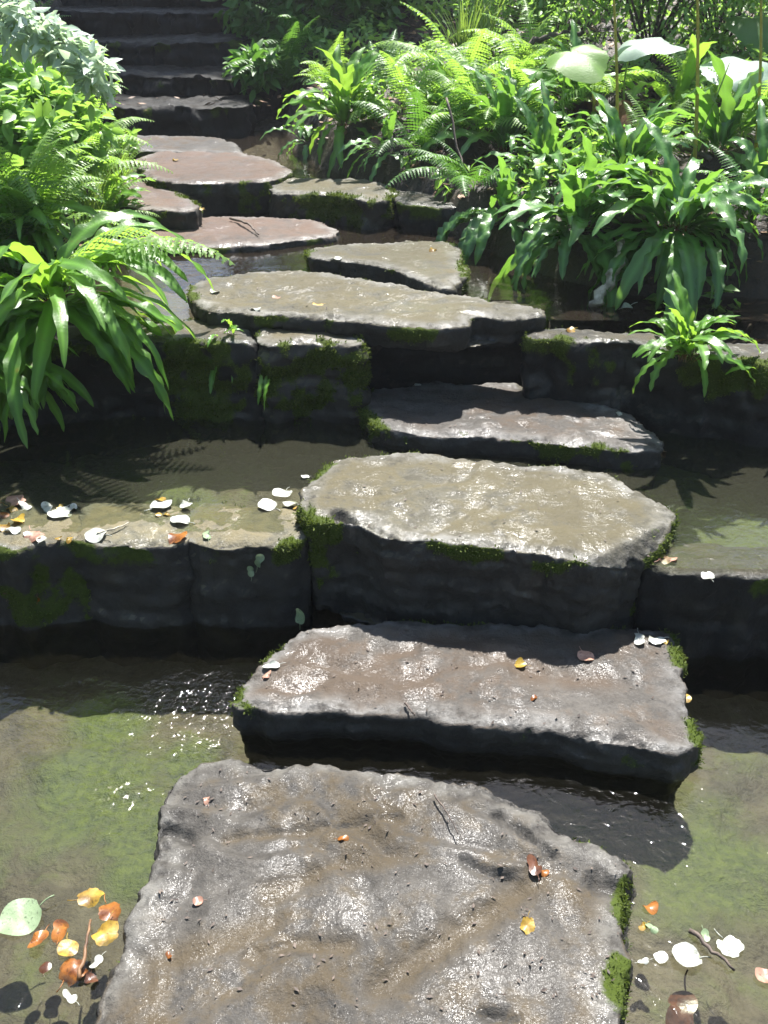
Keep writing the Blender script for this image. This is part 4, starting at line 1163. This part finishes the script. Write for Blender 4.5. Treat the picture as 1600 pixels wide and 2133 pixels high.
# ------------------------------------------------------------------ fallen leaves, each its own object
def fallen_mesh(kind, seed, mat):
    r = np.random.default_rng(seed); na, nr = 26, 5
    V, F = [np.zeros(3)], []
    b1, b2 = r.normal(0, 0.12, 2); ph = r.uniform(0, 6)
    for k in range(1, nr + 1):
        s = k / nr
        for i in range(na):
            a = 2 * math.pi * i / na
            if kind == 'round': q = 0.5 * (1 + 0.10 * math.cos(a) + 0.02 * math.sin(9 * a + ph))
            elif kind == 'heart': q = 0.5 * (1 + 0.18 * math.exp(-((a - math.pi / 2) / 0.35) ** 2) - 0.12 * math.exp(-((a - 1.5 * math.pi) / 0.25) ** 2))
            elif kind == 'lobed': q = 0.46 * (1 + 0.07 * math.cos(5 * (a - math.pi / 2)) + 0.09 * math.sin(2 * a + ph) + 0.05 * math.sin(11 * a + ph) + 0.05 * math.sin(7 * a + 2 * ph))
            else: q = 0.5 * (0.42 + 0.58 * abs(math.sin(a)) ** 1.7)
            x, y = math.cos(a) * q * s, math.sin(a) * q * s
            z = b1 * x * x * 3.2 + b2 * y * y * 3.2 + (0.10 * s * s * math.sin(2 * a + ph) if kind in ('lobed', 'oval') else 0) + 0.05 * math.sin(3 * a + ph) * s * s + 0.03 * abs(x)
            V.append(np.array([x, y, z]))
    for i in range(na): F.append((0, 1 + i, 1 + (i + 1) % na))
    for k in range(nr - 1):
        for i in range(na):
            a0 = 1 + k * na + i; a1 = 1 + k * na + (i + 1) % na
            F.append((a0, a0 + na, a1 + na, a1))
    o = len(V)
    v, f = tube(bent((0, -0.42, 0.005), (0.08 * math.sin(ph), -0.85, 0.03), (0.04, 0, 0.02), 5), [0.018] * 5, 5)
    V += list(v); F += [tuple(i + o for i in q) for q in f]
    return new_mesh('fallen_leaf', V, F, mat)

from mathutils.bvhtree import BVHTree
_bvh = [(BVHTree.FromPolygons([v.co for v in m_.vertices], [p_.vertices for p_ in m_.polygons]), l_) for m_, l_ in STONE_MESHES]
def rest(x, y, z):
    best = -9
    for bt, l_ in _bvh:
        hit = bt.ray_cast(Vector((x, y, z + 0.08)) - l_, Vector((0, 0, -1)), 0.16)
        if hit[0] is not None: best = max(best, hit[0].z + l_.z)
    for lv, y0, y1 in ((0.0, -1, 2.25), (0.262, 2.25, 3.3), (0.53, 3.3, 4.8), (0.625, 4.8, 6)):
        if y0 < y <= y1 and z > lv - 0.02: best = max(best, lv)
    return best + 0.004 if best > -1 and z > -0.02 else z
_fm = {}
def fleaf(px, py, z, size_px, mat, kind, label, flat=1.0, n=[0], on=None):
    """size_px: width of the leaf in photo pixels."""
    n[0] += 1
    r = np.random.default_rng(900 + n[0])
    p = P(px, py, z)
    depth = (p - Vector((0, 0, CAM_H))).dot(Vector((0, math.cos(PITCH), -math.sin(PITCH))))
    key = (kind, mat, n[0] % 3)
    if key not in _fm: _fm[key] = fallen_mesh(kind, n[0], M[mat])
    s = size_px / F_PX * depth * (0.88 if mat == 'l_white' else 1.0)
    o = link('fallen_leaf', _fm[key], None, (p.x, p.y, rest(p.x, p.y, z)), (r.normal(0, 0.13) * flat, r.normal(0, 0.13) * flat, r.uniform(0, 6.28)), s)
    return tag(o, label, 'leaf', 'fallen leaves')

LEAVES = [
 # lower pool, near corner cluster
 (45, 1912, .004, 88, 'l_green', 'heart', 'large pale green leaf floating alone beside the cluster of orange leaves'),
 (188, 1868, .004, 54, 'l_yellow', 'lobed', 'yellow brown leaf at the top of the floating cluster'),
 (228, 1898, .004, 54, 'l_orange', 'lobed', 'orange leaf closest to the near slab, under the yellow brown one'),
 (220, 1942, .006, 58, 'l_yellow', 'lobed', 'clear yellow leaf between the orange leaf and the white one'),
 (125, 1932, .005, 60, 'l_orange', 'oval', 'orange leaf in the floating cluster, next to the pale green one'),
 (80, 1960, .004, 56, 'l_orange', 'oval', 'narrow rust orange leaf pointing at the pale green leaf'),
 (143, 1972, .008, 44, 'l_yellow', 'round', 'small round yellow leaf in the middle of the floating cluster'),
 (150, 2018, .006, 62, 'l_orange', 'lobed', 'bright orange lobed leaf at the bottom of the cluster'),
 (200, 2003, .006, 38, 'l_white', 'oval', 'white shining leaf in the floating cluster'),
 (92, 2014, .005, 26, 'l_brown', 'round', 'small dark brown leaf at the edge of the floating cluster'),
 (190, 2040, .004, 30, 'l_brown', 'lobed', 'dark brown leaf tucked under the bright orange lobed leaf'),
 (145, 2075, .004, 42, 'l_white', 'oval', 'white leaf below the floating cluster'),
 # lower pool, other side
 (1354, 1888, .004, 32, 'l_orange', 'round', 'small orange leaf floating next to the mossy slab edge'),
 (1340, 1930, .004, 26, 'l_yellow', 'oval', 'small yellow leaf below the small orange one by the slab edge'),
 (1358, 1930, .006, 30, 'l_green', 'oval', 'pale green leaf beside the small yellow one by the slab edge'),
 (1376, 1992, .004, 34, 'l_white', 'round', 'small white leaf just left of the large white floating leaf'),
 (1432, 1996, .004, 72, 'l_white', 'round', 'large white round leaf floating in the lower pool'),
 (1340, 2002, .004, 28, 'l_white', 'oval', 'narrow white sliver of a leaf nearest the mossy slab edge'),
 (1520, 1972, .004, 66, 'l_white', 'lobed', 'grey white leaf lying against a brown twig'),
 (1470, 1948, .005, 30, 'l_green', 'oval', 'green leaf on the floating brown twig'),
 (1592, 2035, .004, 40, 'l_pink', 'round', 'pinkish leaf cut by the picture edge'),
 (1420, 2105, -.03, 110, 'l_brown', 'oval', 'long brown leaf sunk under the water at the bottom of the picture'),
 # near slab
 (1100, 1922, .072, 36, 'l_yellow', 'lobed', 'bright yellow leaf lying on the near slab'),
 (1112, 1800, .068, 50, 'l_brown', 'oval', 'reddish brown leaf lodged in the hollow of the near slab'),
 (1134, 1806, .072, 20, 'l_orange', 'round', 'tiny orange leaf beside the reddish brown one in the hollow'),
 (430, 1660, .068, 26, 'l_pink', 'oval', 'pink scrap of leaf near the far corner of the near slab'),
 (412, 1874, .068, 22, 'l_pink', 'round', 'pink scrap of leaf near the left margin of the near slab'),
 (350, 1980, .068, 20, 'l_orange', 'oval', 'small orange scrap standing on the near slab'),
 (715, 1742, .068, 24, 'l_orange', 'oval', 'small orange scrap in a ridge across the near slab'),
 # rusty puddle slab
 (1085, 1376, .10, 28, 'l_yellow', 'lobed', 'yellow leaf in the rusty puddle of the long low slab'),
 (1222, 1366, .10, 36, 'l_pink', 'round', 'pinkish leaf right of the rusty puddle'),
 (1332, 1330, .105, 46, 'l_white', 'oval', 'white leaf on the mossy far corner of the long low slab'),
 (1368, 1332, .105, 40, 'l_white', 'lobed', 'second white leaf on the mossy far corner, curled'),
 (1388, 1332, .105, 22, 'l_yellow', 'oval', 'small yellow leaf next to the moss of the long low slab'),
 (565, 1388, .102, 42, 'l_white', 'oval', 'white leaf at the left shoulder of the long low slab'),
 (556, 1404, .10, 26, 'l_pink', 'oval', 'small pink leaf under the white one at the left shoulder'),
 (1434, 1430, .04, 22, 'l_yellow', 'round', 'yellow leaf clinging to the side of the long low slab'),
 (1112, 1454, .10, 18, 'l_orange', 'oval', 'tiny orange leaf near the front rim of the long low slab'),
 # thick block stone
 (1386, 1160, .262, 48, 'l_pink', 'lobed', 'peach coloured leaf caught at the mossy end of the thick block stone'),
 (1092, 1146, .325, 30, 'l_pink', 'round', 'pale pink leaf on the front rim of the thick block stone'),
 # first weir, wet top
 (30, 1042, .268, 50, 'l_pink', 'lobed', 'curled peach leaf on the first weir at the picture edge'),
 (52, 1052, .268, 40, 'l_white', 'oval', 'white leaf touching the curled peach leaf'),
 (24, 1058, .268, 32, 'l_yellow', 'oval', 'yellow leaf tucked under the curled peach leaf'),
 (4, 1068, .268, 36, 'l_orange', 'oval', 'orange leaf cut off by the picture edge on the first weir'),
 (38, 1082, .268, 30, 'l_yellow', 'lobed', 'golden leaf on the wet weir top, below the curled peach leaf'),
 (10, 1094, .268, 40, 'l_yellow', 'oval', 'golden leaf at the picture edge, second row'),
 (26, 1106, .266, 46, 'l_white', 'oval', 'pale leaf near the front lip of the weir at the picture edge'),
 (98, 1055, .268, 44, 'l_white', 'oval', 'long pale leaf behind the big white oval leaf'),
 (126, 1068, .268, 56, 'l_white', 'round', 'big white oval leaf lying on the weir top'),
 (124, 1052, .272, 18, 'l_yellow', 'oval', 'tiny yellow leaf on top of the pale leaves'),
 (150, 1057, .268, 34, 'l_white', 'oval', 'thin white leaf right of the big white oval leaf'),
 (70, 1116, .266, 42, 'l_pink', 'lobed', 'dull red leaf at the front lip of the weir'),
 (85, 1122, .268, 24, 'l_white', 'round', 'small white leaf on the dull red one'),
 (122, 1120, .266, 20, 'l_yellow', 'oval', 'small orange yellow leaf at the lip near the trickle'),
 (145, 1122, .266, 22, 'l_yellow', 'oval', 'second small orange yellow leaf at the lip near the trickle'),
 (200, 1112, .27, 52, 'l_white', 'heart', 'greyish white leaf with long stalk at the weir lip'),
 (334, 1050, .268, 54, 'l_white', 'round', 'white leaf at the back of the weir, yellow scrap behind it'),
 (335, 1038, .268, 24, 'l_yellow', 'lobed', 'bright yellow scrap behind the white weir leaf'),
 (388, 1050, .268, 46, 'l_white', 'oval', 'flat white leaf, rightmost of the pair at the back of the weir'),
 (330, 1069, .268, 14, 'l_yellow', 'round', 'tiny golden leaf above the lone white leaf'),
 (346, 1069, .268, 16, 'l_yellow', 'oval', 'second tiny golden leaf above the lone white leaf'),
 (374, 1084, .268, 46, 'l_white', 'round', 'lone white round leaf lying on the weir above the orange one'),
 (370, 1116, .266, 46, 'l_orange', 'lobed', 'orange leaf on the lip of the weir'),
 (430, 1112, .268, 30, 'l_green', 'oval', 'greenish curled leaf on the weir to the right of the orange one'),
 (590, 1028, .268, 48, 'l_white', 'round', 'white round leaf floating at the corner of the thick block stone'),
 (556, 1052, .268, 46, 'l_white', 'round', 'white leaf in the trio at the thick block stone, farthest from it'),
 (605, 1046, .270, 40, 'l_white', 'round', 'white leaf in the trio, touching the thick block stone'),
 (614, 1052, .274, 14, 'l_yellow', 'oval', 'tiny yellow scrap on the trio of white leaves'),
 (636, 992, .268, 20, 'l_white', 'round', 'small white leaf beside the far corner of the thick block stone'),
 (1475, 1190, .266, 32, 'l_white', 'round', 'white leaf on the lip of the black weir block'),
 # middle pool and beyond
 (570, 865, .266, 36, 'l_white', 'oval', 'white leaf floating at the foot of the mossy squared block'),
 (728, 838, .268, 24, 'l_orange', 'oval', 'orange leaf at the waterline by the tongue shaped slab'),
 (1378, 938, .266, 28, 'l_orange', 'oval', 'orange leaf at the tip of the tongue shaped slab'),
 (870, 797, .332, 16, 'l_white', 'round', 'white leaf at the back rim of the tongue shaped slab, under the hollow'),
 (1030, 805, .332, 18, 'l_white', 'oval', 'small white leaf at the back of the tongue shaped slab, middle'),
 (1290, 860, .332, 20, 'l_white', 'round', 'small white leaf near the tip of the tongue shaped slab'),
 (448, 606, .59, 24, 'l_white', 'lobed', 'white leaf on the mossy end of the wide pale slab'),
 (535, 672, .54, 26, 'l_white', 'oval', 'white leaf at the edge of the squared mossy block'),
 (662, 634, .59, 22, 'l_yellow', 'lobed', 'yellow leaf on the wide pale slab'),
 (575, 616, .59, 18, 'l_pink', 'round', 'pink leaf on the wide pale slab'),
 (700, 547, .585, 32, 'l_white', 'lobed', 'white crumpled leaf on the dark rim of the wedge stone'),
 (902, 520, .605, 26, 'l_yellow', 'oval', 'yellow leaf on the wedge stone'),
 (1190, 685, .54, 26, 'l_yellow', 'lobed', 'yellow leaf on the long dark weir block'),
 (1275, 632, .534, 36, 'l_yellow', 'oval', 'golden leaf floating under the largest fern'),
 (1300, 640, .534, 40, 'l_white', 'oval', 'thin white leaf floating under the largest fern'),
 (1440, 664, .534, 22, 'l_white', 'oval', 'white leaf below the hanging blades of the largest fern'),
 (1545, 665, .534, 20, 'l_pink', 'oval', 'pink leaf floating near the picture edge in the upper pool'),
 (365, 330, .685, 20, 'l_yellow', 'oval', 'yellow leaf on the flat reddish brown stone'),
 (420, 462, .57, 20, 'l_yellow', 'oval', 'yellow leaf on the reddish awash slab'),
]
for a in LEAVES: fleaf(*a)

def face_leaf(px, py, y, size_px, mat, kind, label, seed):
    """A wet leaf stuck to a weir's upright face."""
    p = PY(px, py, y)
    depth = (p - Vector((0, 0, CAM_H))).dot(Vector((0, math.cos(PITCH), -math.sin(PITCH))))
    r = np.random.default_rng(seed)
    o = link('stuck_leaf', fallen_mesh(kind, seed, M[mat]), None, p, (R(80), r.normal(0, .2), r.uniform(-1, 1)), size_px / F_PX * depth)
    tag(o, label, 'leaf', 'leaves stuck to the weir')
face_leaf(48, 1226, 2.235, 38, 'l_green', 'heart', 'grey green leaf stuck to the weir face among moss', 41)
face_leaf(15, 1222, 2.235, 40, 'l_brown', 'lobed', 'red brown leaf stuck to the weir face at the picture edge', 42)
face_leaf(78, 1242, 2.235, 26, 'l_orange', 'oval', 'small orange leaf stuck to the weir face', 43)
face_leaf(540, 1168, 2.225, 34, 'l_green', 'oval', 'pale slip of a leaf on the smooth weir face', 44)
face_leaf(522, 1190, 2.225, 26, 'l_green', 'oval', 'smaller pale slip of a leaf under the first on the smooth weir face', 45)
face_leaf(625, 1284, 2.15, 34, 'l_green', 'heart', 'grey leaf leaning in the dark corner below the thick block stone', 46)
face_leaf(1478, 1212, 2.11, 34, 'l_green', 'heart', 'wet pale leaf hanging over the lip of the black weir block', 47)
face_leaf(1512, 1240, 2.11, 22, 'l_yellow', 'oval', 'dim yellow leaf on the face of the black weir block', 48)

stick([P(165, 2040, .01), P(178, 1980, .02), P(188, 1915, .012)], 0.0042, 'brown twig lying in the floating leaf cluster', 'litter')
stick([P(1435, 1935, .006), P(1480, 1975, .012), P(1530, 2020, .006)], 0.005, 'brown twig floating in the lower pool', 'twig')
stick([P(200, 1112, .27), P(240, 1100, .275), P(268, 1090, .27)], 0.003, 'pale leaf stalk lying on the weir top', 'pale_wood')
stick([P(905, 1655, .075), P(930, 1690, .078), P(955, 1735, .075)], 0.0022, 'thin green brown twig across the near slab', 'twig')
stick([P(845, 1465, .10), P(855, 1478, .105), P(865, 1490, .10)], 0.003, 'short black twig on the front rim of the long low slab', 'twig')

# crumbs of bark and seed on the stones, and litter and low growth on the banks: nobody could count these
def crumbs(name, pts, size, mat, r, tri=True):
    n = len(pts); d = r.normal(0, 1, (n, 3)); d[:, 2] *= 0.25
    d /= np.linalg.norm(d, axis=1)[:, None]; s = np.cross(d, np.array([0, 0, 1.0])) + r.normal(0, .2, (n, 3))
    L = (size * r.uniform(0.4, 1.4, n))[:, None]
    c = np.array(pts)
    V = np.stack([c - d * L * .5, c + s * L * 0.2, c + d * L * .5 + [0, 0, 0.002], c - s * L * 0.2 + [0, 0, .001]], 1).reshape(-1, 3)
    i = np.arange(n)[:, None] * 4
    me = new_mesh(name, V, i + np.array([[0, 1, 2, 3]]), M[mat], False)
    fattr(me, 'tint', np.zeros(len(V)))
    return tag(link(name, me), kind='stuff')
r_ = np.random.default_rng(5)
def bank_points(n, xr, yr, kmin=0.6, dz=0.01):
    x = r_.uniform(*xr, n); y = r_.uniform(*yr, n)
    h, k = ground_h(x, y)
    ok = k > kmin
    return np.stack([x[ok], y[ok], h[ok] + dz], 1)
lp = bank_points(9000, (-2.6, 3.2), (2.6, 8))
crumbs('leaf_litter', lp, 0.05, 'litter', r_)
gp = bank_points(2600, (-2.6, 3.4), (2.6, 8), 0.8, 0.0)
gp = gp[fbm(gp * np.array([2, 2, 0]) + 3, 2) > -0.12]
V, F, tn = leaf_cloud(list(gp + np.array([0, 0, 0.07])), [np.array([0.05, 0.05, 0.07])] * len(gp), 14000, 0.055, r_, aspect=0.5)
me = new_mesh('ground_cover', V, F, M['bush_light'], False); fattr(me, 'tint', tn)
tag(link('ground_cover', me), kind='stuff')

cp = []
for (x0, y0, x1, y1, z_, n_) in ((330, 1600, 1290, 2120, 0.06, 230), (540, 1310, 1400, 1520, 0.095, 90), (680, 950, 1370, 1140, 0.32, 70), (800, 800, 1330, 920, 0.325, 40), (430, 570, 1080, 650, 0.585, 40)):
    for _ in range(n_):
        q_ = P(r_.uniform(x0, x1), r_.uniform(y0, y1), z_)
        h_ = rest(q_.x, q_.y, z_)
        if h_ > z_ - 0.05: cp.append((q_.x, q_.y, h_ - 0.001))
crumbs('bark_crumbs', cp, 0.010, 'twig', r_)

sp = []
for _ in range(420):
    x_, y_ = r_.uniform(-2.8, -0.6), r_.uniform(6.1, 9.3)
    for zz in (0.79, 0.90, 1.03, 1.17, 1.31, 1.46):
        h_ = rest(x_, y_, zz)
        if h_ > zz - 0.07:
            sp.append((x_, y_, h_ + 0.002))
            break
crumbs('step_litter', sp, 0.05, 'litter', r_)

# ------------------------------------------------------------------ thin haze box added to stand in for lens veil
hz = bmesh.new()
bmesh.ops.create_cube(hz, size=1.0)
hz_me = bpy.data.meshes.new('lens_veil_haze'); hz.to_mesh(hz_me); hz.free()
hm = bpy.data.materials.new('lens_veil_haze'); hm.use_nodes = True
hn = hm.node_tree; hn.nodes.clear()
ho = hn.nodes.new('ShaderNodeOutputMaterial'); hv = hn.nodes.new('ShaderNodeVolumePrincipled')
hv.inputs['Color'].default_value = (0.93, 0.95, 1.0, 1)
hv.inputs['Density'].default_value = 0.0020
hv.inputs['Anisotropy'].default_value = 0.35
hn.links.new(hv.outputs[0], ho.inputs['Volume'])
hz_me.materials.append(hm)
hzo = link('lens_veil_haze', hz_me, None, (0, 7, 5.0), None, (76, 76, 15))
tag(hzo, kind='stuff')
